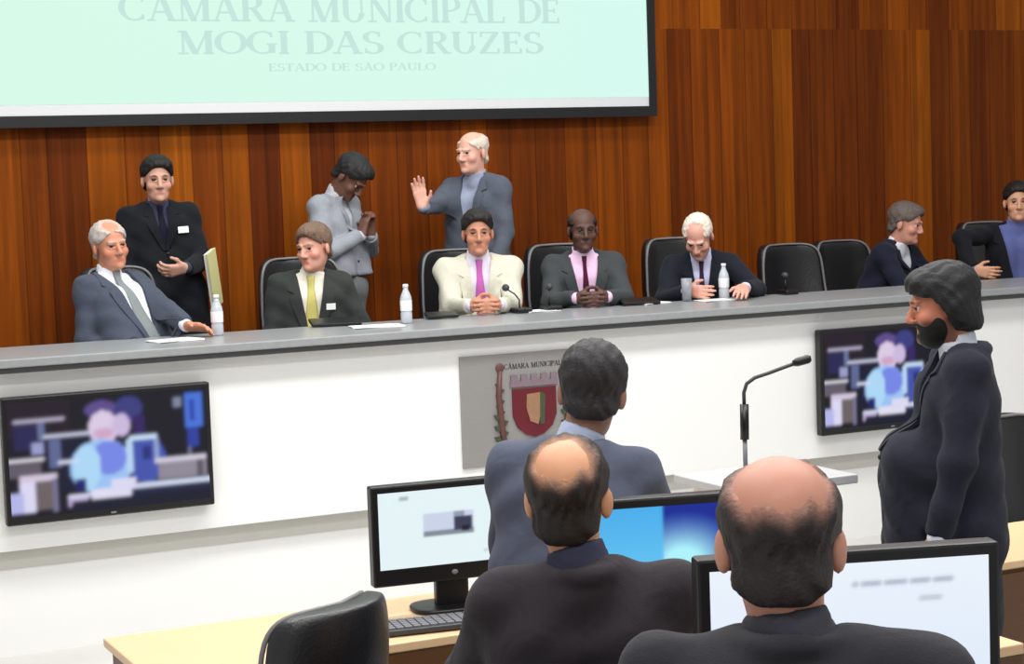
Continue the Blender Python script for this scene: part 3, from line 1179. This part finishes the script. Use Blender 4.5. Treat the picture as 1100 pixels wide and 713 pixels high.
    # ---------------- hair
    if hair:
        g = Fld()
        th = {'full': .015, 'long': .019, 'receding': .012, 'ring': .010, 'crop': .008}[hair]
        g.ell(hd(0, .016, .045), (.0765 + th, .097 + th, .078 + th * (1.25 if hair == 'full' else 1)), Rh, k=.02)
        if hair == 'long':
            g.ell(hd(0, .06, -.055), (.080, .060, .075), Rh, k=.04)
            g.ell(hd(0, -.06, .085), (.066, .042, .034), Rh, k=.03)
            for s in (-1, 1):
                g.ell(hd(s * .066, .028, -.012), (.034, .048, .052), Rh, k=.03)
        else:
            g.ell(hd(0, .040, -.045), (.066 + th * .6, .068, .06), Rh, k=.03)
        if hair == 'full':
            g.ell(hd(.015, -.052, .088), (.060, .042, .036), Rh, k=.03)
        bphi, ba0, ba1 = bald
        bd = (math.cos(math.radians(bphi)), math.sin(math.radians(bphi)))

        def bare(x, y, z):
            """0 on the bald part, 1 where the hair grows"""
            yy, zz = y - .014, z - .043
            ang = np.degrees(np.arccos(np.clip((yy * bd[0] + zz * bd[1]) / np.sqrt(x * x + yy * yy + zz * zz + 1e-9), -1, 1)))
            return smooth(ba0, ba1, ang + 3 * np.sin(x * 120) + 2 * np.sin(y * 150 + z * 90))
        low = -.10 if hair == 'long' else -.078

        def hcut(F, X, Y, Z, hair=hair):
            dx, dy, dz = X - Hc[0], Y - Hc[1], Z - Hc[2]
            x = Rh[0, 0] * dx + Rh[1, 0] * dy + Rh[2, 0] * dz
            y = Rh[0, 1] * dx + Rh[1, 1] * dy + Rh[2, 1] * dz
            z = Rh[0, 2] * dx + Rh[1, 2] * dy + Rh[2, 2] * dz
            wav = .0022 * np.sin(x * 260 + 3 * np.sin(y * 60 + z * 41)) + .0012 * np.sin(x * 90 + y * 70 - z * 110 + 2 * np.sin(x * 35))
            zl = np.where(y < .0, .068 + (y + .075) * -.62, .0215 + y * -1.45)
            if hair == 'long':
                zl = np.where(y < -.03, .052 - (y + .03) * .1, .052 - (y + .03) * 2.6)
            # temples stand back from the brow
            zl = zl + np.where(y < -.02, smooth(.02, .07, np.abs(x)) * -.018, 0)
            g1 = (zl - z) * .8
            g2 = (low + .02 * smooth(.03, .07, np.abs(x)) - z)
            F = np.maximum(F + wav, np.maximum(g1, g2))
            if hair in ('ring', 'crop', 'receding'):
                F = F + (th + .006) * (1 - bare(x, y, z))
            return F
        Vh, Fh = g.mesh(.007 if hf > .0045 else .005, None, (), [hcut])
        hcol = np.tile(np.array(lin(hairc)), (len(Vh), 1))
        rng = np.random.RandomState(3)
        hcol *= (1 + .25 * (rng.rand(len(Vh), 1) - .5))
        if hair in ('ring', 'crop', 'receding'):
            qh = (Vh - Hc) @ Rh
            w_ = bare(qh[:, 0], qh[:, 1], qh[:, 2])[:, None] ** .7
            hcol = hcol * w_ + np.array(lin(skin)) * (1 - w_)
        if len(Vh):
            sdf_obj('hair', (Vh, Fh), M_hairc, root, hcol)
    if beard is not None:
        g = Fld()
        g.ell(hd(0, -.028, -.052), (.0645, .0675, .083), Rh, k=.02)
        g.ell(hd(0, -.056, -.094), (.040, .038, .034), Rh, k=.03)

        def bcut(F, X, Y, Z):
            dx, dy, dz = X - Hc[0], Y - Hc[1], Z - Hc[2]
            x = Rh[0, 0] * dx + Rh[1, 0] * dy + Rh[2, 0] * dz
            y = Rh[0, 1] * dx + Rh[1, 1] * dy + Rh[2, 1] * dz
            z = Rh[0, 2] * dx + Rh[1, 2] * dy + Rh[2, 2] * dz
            lipd = np.sqrt((x / .026) ** 2 + ((z + .069) / .011) ** 2) - 1
            F = np.maximum(F, (y - .03) * .9)
            F = np.maximum(F, z + .045 - np.clip(np.abs(x) - .035, 0, .03) * 1.6)
            return np.maximum(F, -lipd * .012 - (y + .05) * 0)
        sdf_obj('beard', g.mesh(.006, None, (), [bcut]), M_hairc, root, None)
        bo = root.children[-1]
        cc = np.tile(np.array((*lin(beard), 1.)), (len(bo.data.vertices), 1)).astype(np.float32)
        at_ = bo.data.color_attributes.new('Col', 'FLOAT_COLOR', 'POINT')
        at_.data.foreach_set('color', cc.ravel())
    # ---------------- shirt
    s0, vw = v
    g = Fld()
    for s in (-1, 1):
        g.cap(tp(s * .08, 0, .72), tp(s * .08, .004, .3), .108, .104, k=.05)
        g.cap(tp(s * .075, .004, .3), tp(s * .08, 0, .02), .104, .112, k=.05)
        g.cap(tp(s * .03, -.01, .93), shp[s], .052, .053, k=.045)
        e, w, dd, tt, nn, cu = A[s]
        if jacket is None:
            g.cap(shp[s], e, .066, .056, k=.04)
            g.cap(e, e + (w - e) * .94, .055, .042, k=.025)
        else:
            g.cap(shp[s], shp[s] + (e - shp[s]) * .6, .050, .043, k=.03)
            g.cap(e + (w - e) * .86, e + (w - e) * .975, .034, .033, k=.01)
    nb, nt_ = tp(0, -.006, .95), hd(0, .022, -.06)
    g.cap(nb, nb + (nt_ - nb) * .62, .064, .062, k=.02)
    # standing collar band
    cm = nb + (nt_ - nb) * .62

    def shirt_mod(F, X, Y, Z):
        up = unit(nt_ - nb)
        d = (X - cm[0]) * up[0] + (Y - cm[1]) * up[1] + (Z - cm[2]) * up[2]
        x = (X - cm[0]) * lat[0] + (Y - cm[1]) * lat[1] + (Z - cm[2]) * lat[2]
        y = (X - cm[0]) * fw[0] + (Y - cm[1]) * fw[1] + (Z - cm[2]) * fw[2]
        near = (np.abs(d) < .08)
        F = np.where(near, np.maximum(F, d - np.where(y < 0, .006, -.012)), F)
        return F
    M_sh = cloth('shirt_cloth', shirt, .05, .03)
    shf = g
    sdf_obj('shirt', g.mesh(hc, .009, [(nb - .10, nb + .13)], [shirt_mod]), M_sh, root)
    # ---------------- necktie: a strip laid on the shirt front
    if tie is not None:
        n = 24
        rows = []
        top_s, bot_s = 1.0, max(.12, s0 - .22)
        for i in range(n + 1):
            k = i / n
            s_ = top_s + (bot_s - top_s) * k
            wd = (.019 - .006 * smooth(0, .12, k) if k < .14 else .0135 + .026 * min(1, (k - .14) / .7)) * tiew
            row = []
            for u in (-1, -.5, 0, .5, 1):
                ts = np.arange(.0, .24, .003)
                Pt = np.array([tp(u * wd, t_, s_) for t_ in ts])
                val = shf.value(Pt)
                ins = np.nonzero(val < 0)[0]
                t_ = ts[ins[-1]] if len(ins) else .06
                row.append((u * wd, t_ + .008 + (.010 if k < .1 else .003) * (1 - u * u), s_))
            rows.append(row)
        dep = np.array([[c[1] for c in r] for r in rows])
        for _ in range(3):
            dep[1:-1] = (dep[:-2] + dep[1:-1] * 2 + dep[2:]) / 4
        Vv, Ff = [], []
        for lay in (0, 1):
            for i, r in enumerate(rows):
                for j, c in enumerate(r):
                    Vv.append(tp(c[0], dep[i, j] - lay * .009, c[2]))
        W = 5
        o2 = (n + 1) * W
        for i in range(n):
            for j in range(W - 1):
                a = i * W + j
                Ff.append((a, a + 1, a + W + 1, a + W))
                Ff.append((o2 + a + W, o2 + a + W + 1, o2 + a + 1, o2 + a))
            for j in (0, W - 1):
                a = i * W + j
                Ff.append((a, a + W, o2 + a + W, o2 + a))
        mesh_obj('necktie', Vv, Ff, cloth('tie_cloth', tie, .1, .05), root, True)
    # ---------------- jacket
    if jacket is not None:
        g = Fld()
        ci = .118 * bs
        for s in (-1, 1):
            g.cap(tp(s * .088 * bs, 0, .72), tp(s * .080 * bs, .002, .34), ci, .114 * bs, k=.05)
            g.cap(tp(s * .080 * bs, .004, .34), tp(s * .09 * bs, 0, .0), .114 * bs + belly * .15, .130 * bs + belly * .1, k=.05)
            g.cap(tp(s * .03, -.012, .925), shp[s] + sdir * .004, .062, .064, k=.045)
            if belly:
                g.cap(tp(s * .05, belly * 1.5, .34), tp(s * .055, belly * 1.25, -.12), .115, .118, k=.06)
            if legs == 'stand':
                g.cap(tp(s * .09, 0, .0), tp(s * .10, 0, -coat_len / L), .135, .145, k=.06)
            else:
                g.cap(tp(s * .09, 0, .02), hip[s] + (kn[s] - hip[s]) * .22, .125, .105, k=.05)
            e, w, dd, tt, nn, cu = A[s]
            g.cap(shp[s], e, .066, .055, k=.028)
            g.cap(e, e + (w - e) * .93, .054, .042, k=.02)
        g.cap(tp(-.05, -.022, .915), tp(.05, -.022, .915), .066, k=.04)
        # collar round the back of the neck
        prev = None
        for i in range(13):
            a = math.radians(-118 + 236 * i / 12)
            c = tp(math.sin(a) * .073, -.012 - math.cos(a) * .073, .985 + .02 * math.cos(a))
            if prev is not None:
                g.cap(prev, c, .0135, k=.016)
            prev = c
        nk0, nk1 = tp(0, -.002, .955), hd(0, .022, -.05)
        g.cap(nk0, nk1, .056, .060, k=.012, sub=True)
        M_jk = cloth('suit_cloth', jacket, .12)
        cuts = [(e + (w - e) * .94, unit(w - e)) for e, w, *_ in A.values()]
        wr = random.Random(len(label))
        ph = [wr.uniform(0, 6) for _ in range(6)]

        def jmod(F, X, Y, Z):
            dx, dy, dz = X - P[0], Y - P[1], Z - P[2]
            u = dx * lat[0] + dy * lat[1] + dz * lat[2]
            vv = dx * fw[0] + dy * fw[1] + dz * fw[2]
            ss = (dx * sdir[0] + dy * sdir[1] + dz * sdir[2]) / L
            # folds
            F = F + .0035 * np.sin(Z * 34 + np.sin(X * 17 + ph[0]) * 1.6 + Y * 9 + ph[1]) + .0025 * np.sin((X * .7 + Z) * 55 + ph[2] + 2 * np.sin(Y * 12 + ph[3]))
            # crisp sleeve ends
            for c, d in cuts:
                t_ = (X - c[0]) * d[0] + (Y - c[1]) * d[1] + (Z - c[2]) * d[2]
                r2 = (X - c[0]) ** 2 + (Y - c[1]) ** 2 + (Z - c[2]) ** 2
                F = np.where(r2 < .0081, np.maximum(F, t_), F)
            if legs == 'stand':
                F = np.maximum(F, (-coat_len / L - ss) * L)
            # lapels and the opening over the shirt
            wv = vw * np.clip((ss - s0) / (1 - s0), 0, 1.15) ** .85
            hem = np.minimum(wv - np.abs(u), np.minimum((vv - .012), (ss - s0 + .0) * L))
            F = np.maximum(F, hem)
            # front edge below the button, and centre seam at the back
            seam = (np.abs(u) < .006) & (ss < s0) & (vv > .05)
            F = np.where(seam, F + .004, F)
            seamb = (np.abs(u) < .006) & (vv < -.05) & (ss < .9)
            return np.where(seamb, F + .0025, F)
        jk = sdf_obj('suit_jacket', g.mesh(hc, .009, [(tp(-.16, .1, .98) - .06, tp(.16, .1, .98) + .08)], [jmod]), M_jk, root)
        lapels(jk, g, tp, s0, vw, M_jk, badge)
    # ---------------- trousers, shoes
    g = Fld()
    for s in (-1, 1):
        g.cap(hip[s], kn[s], .098, .074, k=.04)
        g.cap(kn[s], an[s] + V3(0, .005, -.01), .072, .056, k=.03)
    g.cap(P + V3(-.07, 0, .02), P + V3(.07, 0, .02), .125, k=.05)
    sdf_obj('trousers', g.mesh(.018), cloth('trouser_cloth', trousers, .1), root)
    for s in (-1, 1):
        g = Fld()
        c = an[s]
        g.cap(c + V3(0, .035, -.058), c + V3(s * .02, -.16, -.066), .041, .034, k=.02)
        g.cap(c + V3(0, .01, -.04), c + V3(0, -.01, 0), .045, .044, k=.03)

        def flat(F, X, Y, Z):
            return np.maximum(F, .003 - Z)
        sdf_obj('shoe', g.mesh(.012, None, (), [flat]), M_shoe, root)
    root_info[root.name] = tp
    return root


root_info = {}


def fc(x, y):
    """turn that faces the camera from (x, y), degrees"""
    return -math.degrees(math.atan2(x, y))


def local(Wp, H, floor, yaw):
    a = math.radians(yaw)
    dx, dy = Wp[0] - H[0], Wp[1] - H[1]
    return (dx * math.cos(a) + dy * math.sin(a), -dx * math.sin(a) + dy * math.cos(a), Wp[2] - floor)


CT = 1.385 - DAIS   # counter top above the dais floor


def desk_arms(sx=.10, y=-.36, z=CT + .055, ex=.24):
    return {s: dict(e=(s * ex, .06, z - .02), w=(s * sx, y, z), d=(-s * .75, -.6, -.05), t=(0, .1, 1), n=(-s * .55, .75, -.1), curl=32) for s in (-1, 1)}


NAVY, BLACKS = (26, 29, 42), (20, 20, 25)
# --- seated along the bench
H = at_y(118, 264, 9.45); yw = fc(H.x, H.y) + 42
ar = desk_arms()
ar[-1] = dict(e=(-.24, .03, .76), w=(-.14, -.27, .70), d=(.2, -.9, -.2), t=(.5, 0, .8), n=(1, 0, -.3))
w = local(at_z(203, 352, 1.43), H, DAIS, yw)
ar[1] = dict(e=(.30, -.20, .80), w=w, d=(.15, -1, -.05), t=(-.8, 0, .5), n=(-.3, 0, -1), curl=18)
person('grey-haired person in a blue-grey suit leaning back in a chair behind the bench', H, DAIS, yw, (.0, -.27, .57), (-16, 2, -6), (0, .035, -.145), ar,
       'sit', (204, 140, 112), 'receding', (188, 178, 172), (70, 76, 90), (228, 230, 240), (128, 136, 136), (50, 54, 62), v=(.04, .105), tiew=1.3, bald=(125, 20, 46))
H = at_y(337, 266, 9.5); yw = fc(H.x, H.y) + 4
person('person in dark green-grey jacket and pale yellow tie, head turned aside, behind the bench', H, DAIS, yw, (-.03, .06, .56), (-40, 6, -4), (-.025, .03, -.145), {s: dict(e=(s * .25, .06, .80), w=(s * .13, -.22, .66), d=(-s * .5, -.8, -.1), t=(-s * .6, .3, .6), n=(0, .2, -1), curl=30) for s in (-1, 1)},
       'sit', (216, 158, 138), 'full', (116, 92, 76), (52, 56, 54), (232, 228, 214), (206, 198, 118), (40, 40, 40), v=(.2, .075), tiew=1.25, badge=(.10, .66, .05, .07, 'pocket_square'))
H = at_y(513, 250, 9.5); yw = fc(H.x, H.y) + 4
person('dark-haired person in a cream suit and pink tie with hands joined on the bench', H, DAIS, yw, (0, .06, .56), (0, 3, 0), (0, .03, -.145), desk_arms(.075, -.40),
       'sit', (196, 138, 112), 'full', (30, 24, 22), (206, 203, 186), (222, 216, 232), (190, 100, 174), (205, 203, 188), v=(.22, .070), tiew=1.1, build=1.13)
H = at_y(626, 247, 9.5); yw = fc(H.x, H.y) + 6
person('dark-skinned person in a charcoal suit, pink shirt and plum tie behind the bench', H, DAIS, yw, (.01, .06, .56), (4, 4, 0), (0, .03, -.145), desk_arms(.08, -.38, ex=.31),
       'sit', 'dark', 'crop', (18, 14, 13), (62, 66, 68), (234, 196, 226), (78, 22, 52), (40, 40, 42), v=(.22, .085), tiew=.75, bald=(110, 40, 85), build=1.06)
H = at_y(750, 254, 9.38); yw = fc(H.x, H.y) + 2
ar = desk_arms(.08, -.30)
ar[1] = dict(e=(.34, .05, .84), w=local(at_z(800, 309, 1.45), H, DAIS, yw), d=(-.2, -1, -.1), t=(-1, 0, .3), n=(0, 0, -1), curl=20)
person('white-haired person in a black suit bending the head down over the bench', H, DAIS, yw, (.02, .26, .56), (-14, 38, 0), (.015, .085, -.125), ar,
       'sit', (216, 160, 142), 'receding', (228, 214, 200), (24, 28, 38), (206, 206, 236), (58, 40, 62), (26, 28, 36), v=(.3, .06), tiew=.8, bald=(150, 24, 48))
H = at_y(973, 240, 9.55); yw = fc(H.x, H.y) + 62
ar = desk_arms(.10, -.30)
person('grey-haired person in a navy suit seen in profile beside the two empty chairs', H, DAIS, yw, (-.02, .24, .56), (12, 14, 0), (0, .055, -.14), ar,
       'sit', (206, 146, 126), 'full', (96, 84, 78), (26, 29, 46), (222, 226, 236), None, (26, 28, 40), v=(.2, .085))
H = at_y(1093, 217, 9.5); yw = fc(H.x, H.y) + 14
ar = desk_arms()
ar[-1] = dict(e=local(at_y(1004, 268, 9.5), H, DAIS, yw), w=local(at_y(1046, 291, 9.42), H, DAIS, yw), d=(.8, -.5, -.1), t=(0, 0, 1), n=(.3, .8, 0))
person('dark-haired person in a black jacket over an open periwinkle shirt, cut by the picture edge', H, DAIS, yw, (.0, .05, .56), (-8, 2, 0), (0, .03, -.145), ar,
       'sit', (214, 160, 130), 'full', (26, 22, 22), (24, 25, 31), (98, 106, 160), None, (30, 30, 34), v=(.0, .13))
# --- standing behind the bench
H = at_y(169, 193, 10.15); yw = fc(H.x, H.y) + 12
hw = at_y(199, 288, 9.86)
ar = {1: dict(e=local(at_y(214, 270, 10.1), H, DAIS, yw), w=local(hw, H, DAIS, yw), d=(-.8, -.25, -.1), t=(0, -.5, .8), n=(-.2, .9, .2), curl=45),
      -1: dict(e=(-.27, .04, 1.05), w=(-.16, -.18, .90), d=(.5, -.6, -.5), t=(0, -.6, .5), n=(.6, .3, 0), curl=35)}
person('black-haired person in a black suit standing at the wood wall with a pale folder', H, DAIS, yw, (0.02, .02, .93), (-4, 4, 0), (0, .03, -.145), ar,
       'stand', (206, 158, 138), 'full', (22, 18, 18), (22, 24, 30), (60, 62, 84), (20, 22, 40), (20, 20, 24), v=(.5, .045), badge=(.105, .72, .06, .07, 'name_badge'))
S1H, S1Y = H, yw
H = at_y(377, 190, 10.15); yw = fc(H.x, H.y) + 60
ar = {s: dict(e=(s * .27, .05, 1.12), w=(s * .05, -.085, 1.22), d=(-s * .25, -.1, 1), t=(-s * .4, .5, .6), n=(-s * .9, 0, 0), curl=40) for s in (-1, 1)}
person('dark-haired person in a light grey jacket standing with bowed head behind the bench', H, DAIS, yw, (0, .10, .90), (0, 50, 0), (0, .12, -.11), ar,
       'stand', (112, 76, 62), 'full', (28, 26, 27), (150, 154, 162), (190, 190, 195), None, (126, 130, 130), v=(.5, .05), coat_len=-.08)
H = at_y(507, 164, 10.15); yw = fc(H.x, H.y) - 30
ar = {-1: dict(e=local(at_y(474, 300, 9.95), H, DAIS, yw), w=local(at_y(448, 226, 9.86), H, DAIS, yw), d=(-.12, -.1, 1), t=(.75, .4, .1), n=(.3, -.9, 0), curl=14),
      1: dict(e=(.29, .06, 1.14), w=(.22, -.16, .98), d=(-.3, -.5, -.5), t=(0, -.7, .3), n=(-.7, .2, .2), curl=35)}
person('bald white-haired person standing in a slate suit with one hand raised by the wood wall', H, DAIS, yw, (0, .02, .95), (-10, 5, 0), (0, .03, -.145), ar,
       'stand', (226, 172, 152), 'ring', (222, 206, 190), (84, 90, 102), (150, 158, 180), None, (60, 62, 70), v=(.35, .07), bald=(102, 42, 74))
# --- on the hall floor
H = at_d(636, 421, 4.9); yw = fc(H.x, H.y) + 172
ar = {s: dict(e=(s * .29, .0, 1.06), w=(s * .24, -.22, .90), d=(-.2 * s, -.8, -.4), t=(-s * .5, -.2, .7), n=(-s * .8, 0, -.4), curl=30) for s in (-1, 1)}
person('dark-haired person standing in a slate suit, back turned, before the crest plaque', H, 0, yw, (.075, .12, .90), (8, 10, -6), (.045, .055, -.14), ar,
       'stand', (150, 108, 88), 'full', (34, 31, 33), (82, 87, 104), (170, 180, 205), None, (60, 62, 72), v=(.5, .05), hf=.0055, hc=.011, coat_len=.3)
H = at_d(611, 533, 3.8); yw = fc(H.x, H.y) + 176
ar = {s: dict(e=(s * .27, -.12, .80), w=(s * .12, -.36, .80), d=(-.4 * s, -.8, 0), t=(-s * .8, .2, .3), n=(0, 0, -1), curl=20) for s in (-1, 1)}
person('seated person in a black suit with a small bald crown, back turned, between two monitors', H, .22, yw, (-.05, .04, .56), (-6, -6, 0), (-.03, .035, -.145), ar,
       'sit', (206, 148, 112), 'ring', (36, 28, 25), (50, 45, 50), (60, 60, 80), None, (28, 28, 30), v=(.4, .06), hf=.005, hc=.010, bald=(52, 32, 58), build=1.04)
H = at_d(838, 582, 2.6); yw = fc(H.x, H.y) + 178
person('nearest person, seated, mostly bald with cropped dark hair, back turned, in charcoal', H, .29, yw, (-.02, .04, .56), (2, 4, 0), (-.015, .035, -.122), {s: dict(a) for s, a in ar.items()},
       'sit', (196, 138, 116), 'ring', (40, 33, 31), (50, 49, 54), (70, 70, 78), None, (28, 28, 30), v=(.4, .06), hf=.005, hc=.010, bald=(62, 46, 74), build=1.1)
H = at_d(1012, 327, 6.0); yw = fc(H.x, H.y) - 82
ar = {1: dict(e=(.34, .04, 1.15), w=(.28, -.08, .88), d=(0, -.2, -.9), t=(-.2, -.9, .2), n=(-1, 0, 0), curl=30),
      -1: dict(e=(-.30, .06, 1.15), w=(-.25, -.05, .90), d=(0, -.2, -.9), t=(.2, -.9, .2), n=(1, 0, 0), curl=30)}
person('bearded dark-haired person standing in a navy suit, in profile, facing the lectern microphone', H, 0, yw, (0, .03, .95), (-4, 10, 0), (0, .05, -.145), ar,
       'stand', (186, 118, 92), 'long', (18, 17, 19), (30, 32, 44), (205, 210, 220), None, (18, 19, 26), v=(.4, .06), belly=.085, build=1.05, beard=(96, 64, 54), coat_len=.36)

# ------------------------------------------------------------------ chairs
CH = []


def put_chair(x, y, z, rz, label, group='black office chairs'):
    if not CH:
        t = office_chair((x, y, z), rz, label)
        CH.append(t)
    else:
        t = copy_tree(CH[0])
        t.location = (x, y, z)
        t.rotation_euler = (0, 0, rz)
    t['label'] = label
    t['group'] = group
    return t


for px, Y, rz, lb in ((868, 9.75, .05, 'empty black chair behind the bench, nearer to the white-haired bowed person'),
                      (925, 9.85, .1, 'black chair half hidden behind the profile-seated person in navy'),
                      (150, 9.70, .45, 'black chair holding the person who leans back'),
                      (333, 9.68, .0, 'black chair holding the person with the pale yellow tie'),
                      (505, 9.68, .0, 'black chair holding the person in the cream suit'),
                      (618, 9.68, .0, 'black chair holding the dark-skinned person in charcoal'),
                      (744, 9.72, .0, 'black chair holding the white-haired bowed person'),
                      (1080, 9.72, .0, 'black chair holding the person in the periwinkle shirt')):
    p = at_y(px, 275, Y)
    put_chair(p.x, p.y, DAIS, rz, lb).scale = (1, 1, .93 if px in (868, 925) else 1)
p = at_d(276, 660, 5.0)
put_chair(p.x, p.y - .1, 0, math.radians(212), 'empty black chair at the long pale desk, in front of the bench').scale = (.94, .94, .93)
for H_, fl, lb in ((at_d(611, 533, 3.8), .22, 'low black chair under the seated person with the small bald crown'), (at_d(838, 582, 2.6), .29, 'low black chair under the nearest bald person')):
    t = put_chair(H_.x - .03, H_.y - .10, fl, math.radians(fc(H_.x, H_.y) + 176), lb)
    t.scale = (1, 1, .8)
p = at_d(1134, 470, 7.7)
put_chair(p.x, p.y, 0, .4, 'black chair half outside the picture, past the person in navy')

# ------------------------------------------------------------------ things on the bench


def on_top(px, py, z=1.386, ymax=9.10):
    p = at_z(px, py, z)
    if p.y > ymax:                     # keep it on the stone top
        for _ in range(6):
            q_ = at_y(px, py, ymax)
            py += (q_.z - z) * FPX / (q_ - Vector((0, 0, CAMZ))).length
        p = at_y(px, py, ymax)
        p.z = z
    return p


def bottle(px, py, label, h=.205):
    p = on_top(px, py)
    t = tag(empty('water_bottle', p), label, 'bottle', 'water bottles on the bench')
    MB().lathe([(.026, 0), (.030, .006), (.030, .05), (.028, .06), (.030, .07), (.030, .125), (.026, .145), (.013, .175), (.0125, .186)], 20).build('body', M_water, t, True)
    MB().lathe([(.0306, .065), (.0308, .066), (.0308, .118), (.0306, .119)], 20).build('wrapper', M_label, t, True)
    MB().lathe([(.0145, .186), (.0145, .200), (.012, .203)], 16).build('cap', M_label, t, True)
    return t


bottle(234, 360, 'water bottle beside the arm of the person leaning back')
bottle(437, 347, 'water bottle between the yellow-tie person and the cream suit')
bottle(778, 318, 'water bottle in front of the white-haired bowed person, far side from the glass')
p = on_top(738, 322)
t = tag(empty('drinking_glass', p), 'clear drinking glass in front of the white-haired bowed person', 'glass')
MB().lathe([(.026, 0), (.032, .13), (.030, .13), (.024, .008)], 20).build('tumbler', mat('clear_glass', (210, 216, 226), .08, noise=.02, trans=.6), t, True)
MB().lathe([(.0235, .009), (.027, .08), (.0, .08)], 20).build('water', mat('water', (214, 220, 230), .05, noise=.01, trans=.7), t, True)


def desk_mic(px, py, label, hgt=.13, lean=-.06):
    p = on_top(px, py)
    t = tag(empty('desk_microphone', p), label, 'microphone', 'desk microphones on the bench')
    MB().box(-.045, .045, -.055, .055, 0, .028, .008).build('base', M_black, t)
    MB().tube([(0, .02, .028), (0, .02, .07), (lean * .4, .03, hgt * .8), (lean, .05, hgt)], .0045, 8).build('gooseneck', M_black, t, True)
    MB().pad((lean * 1.05, .055, hgt + .008), (.02, .026, .02), 1, 1, 16, 10).build('windscreen', M_dkgrey, t, True)
    return t


desk_mic(560, 333, 'desk microphone in front of the cream suit sleeve', .13)
desk_mic(592, 326, 'black desk microphone in front of the charcoal suit sleeve', .12, .02)
desk_mic(846, 313, 'desk microphone on the bench before the empty chair', .10, .02)


def tablet(px, py, w, d, rz, label, m=None):
    p = on_top(px, py)
    t = tag(empty('tablet', p, rz), label, 'tablet', 'tablets on the bench')
    MB().box(-w / 2, w / 2, -d / 2, d / 2, .0, .016, .004, M=Matrix.Translation((0, 0, .012)) @ Matrix.Rotation(.16, 4, 'X')).build('body', M_black, t)
    return t


tablet(360, 349, .26, .14, -.2, 'black tablet in front of the person with the yellow tie')
tablet(686, 326, .22, .13, -.2, 'black tablet beside the joined hands of the person in charcoal')
tablet(474, 342, .17, .10, -.2, 'black tablet in front of the cream suit, beside the water bottle')


def papers(px, py, w, d, rz, label, z=1.386):
    p = on_top(px, py, z)
    b = MB()
    for i in range(3):
        b.box(-w / 2, w / 2, -d / 2, d / 2, .0005 + i * .0022, .0022 + i * .0022, M=Matrix.Rotation((i - 1) * .05, 4, 'Z'))
    o = b.build('paper_sheets', M_paper)
    o.location = p
    o.rotation_euler = (0, 0, rz)
    tag(o, label, 'papers', 'papers on the bench')


papers(188, 366, .24, .16, .2, 'white papers in front of the person leaning back')
papers(405, 351, .26, .18, -.2, 'white papers between the yellow-tie person and a water bottle')
papers(580, 334, .2, .13, .1, 'white papers under the elbow of the person in charcoal')
papers(768, 323, .2, .13, 0, 'white papers under the hands of the bowed white-haired person')
papers(700, 322, .2, .12, .3, 'white papers between the black tablet and the drinking glass')

# folder held by the standing person, name badges
p0, p1 = at_y(222, 274, 9.98), at_y(232, 330, 9.98)
f_ = tag(empty('paper_folder', ((p0.x + p1.x) / 2, 9.98, (p0.z + p1.z) / 2), math.radians(S1Y + 55)), 'pale yellow folder held upright by the person in black at the wall', 'folder')
f_.rotation_euler.y = -.26
MR = Matrix.Rotation(.0, 4, 'X')
MB().box(-.012, .115, -.006, .006, -.16, .16, .002, M=MR).build('cover', M_folder, f_)
MB().box(-.008, .112, .007, .020, -.155, .155, M=MR).build('sheets', M_paper, f_)

# ------------------------------------------------------------------ lectern with its gooseneck microphone
LZ = 1.10
a0, a1 = at_z(742, 531, LZ), at_z(768, 504, LZ)
lx = (a0.x + a1.x) / 2
M_lect = mat('light_grey_laminate', (186, 188, 190), .4, noise=.03)
t = tag(empty('lectern', (lx + .24, (a0.y + a1.y) / 2, 0)), 'pale grey lectern in front of the bench, behind the nearest bald person', 'lectern')
hd_ = (a1.y - a0.y) / 2
MB().box(-.24, .24, -hd_, hd_, LZ - .03, LZ, .004).build('top', M_lect, t)
MB().box(-.19, .19, -hd_ + .06, hd_ - .04, .04, LZ - .031, .004).build('column', M_white, t)
MB().box(-.23, .23, -hd_ + .02, hd_, 0, .039, .004).build('foot', M_lect, t)
D_ = 5.98
q = lambda x, y: at_d(x, y, D_)
bse = q(801, 506); bse.z = LZ + .001
m_ = tag(empty('gooseneck_microphone', bse), 'tall gooseneck microphone rising from the lectern toward the bearded person', 'microphone')
rel = lambda x, y: q(x, y) - bse
MB().lathe([(.03, 0), (.03, .008), (.012, .014)], 18).build('flange', M_dkgrey, m_, True)
MB().tube([Vector((0, 0, .01)), rel(800, 470)], .0075, 10).build('stem', M_grey, m_, True)
MB().tube([rel(800, 472), rel(799.5, 434)], .0145, 12).build('grip', M_black, m_, True)
pts = [rel(799.5, 436), rel(799, 422), rel(802, 412), rel(811, 405.5), rel(826, 400.5), rel(842, 394.5), rel(856, 389.5)]
MB().tube(pts, .0062, 8).build('gooseneck', M_dkgrey, m_, True)
MB().tube([rel(852, 390.5), rel(856, 389), rel(868, 385.5), rel(871, 384.8)], [.009, .014, .0145, .009], 12).build('capsule', M_black, m_, True)
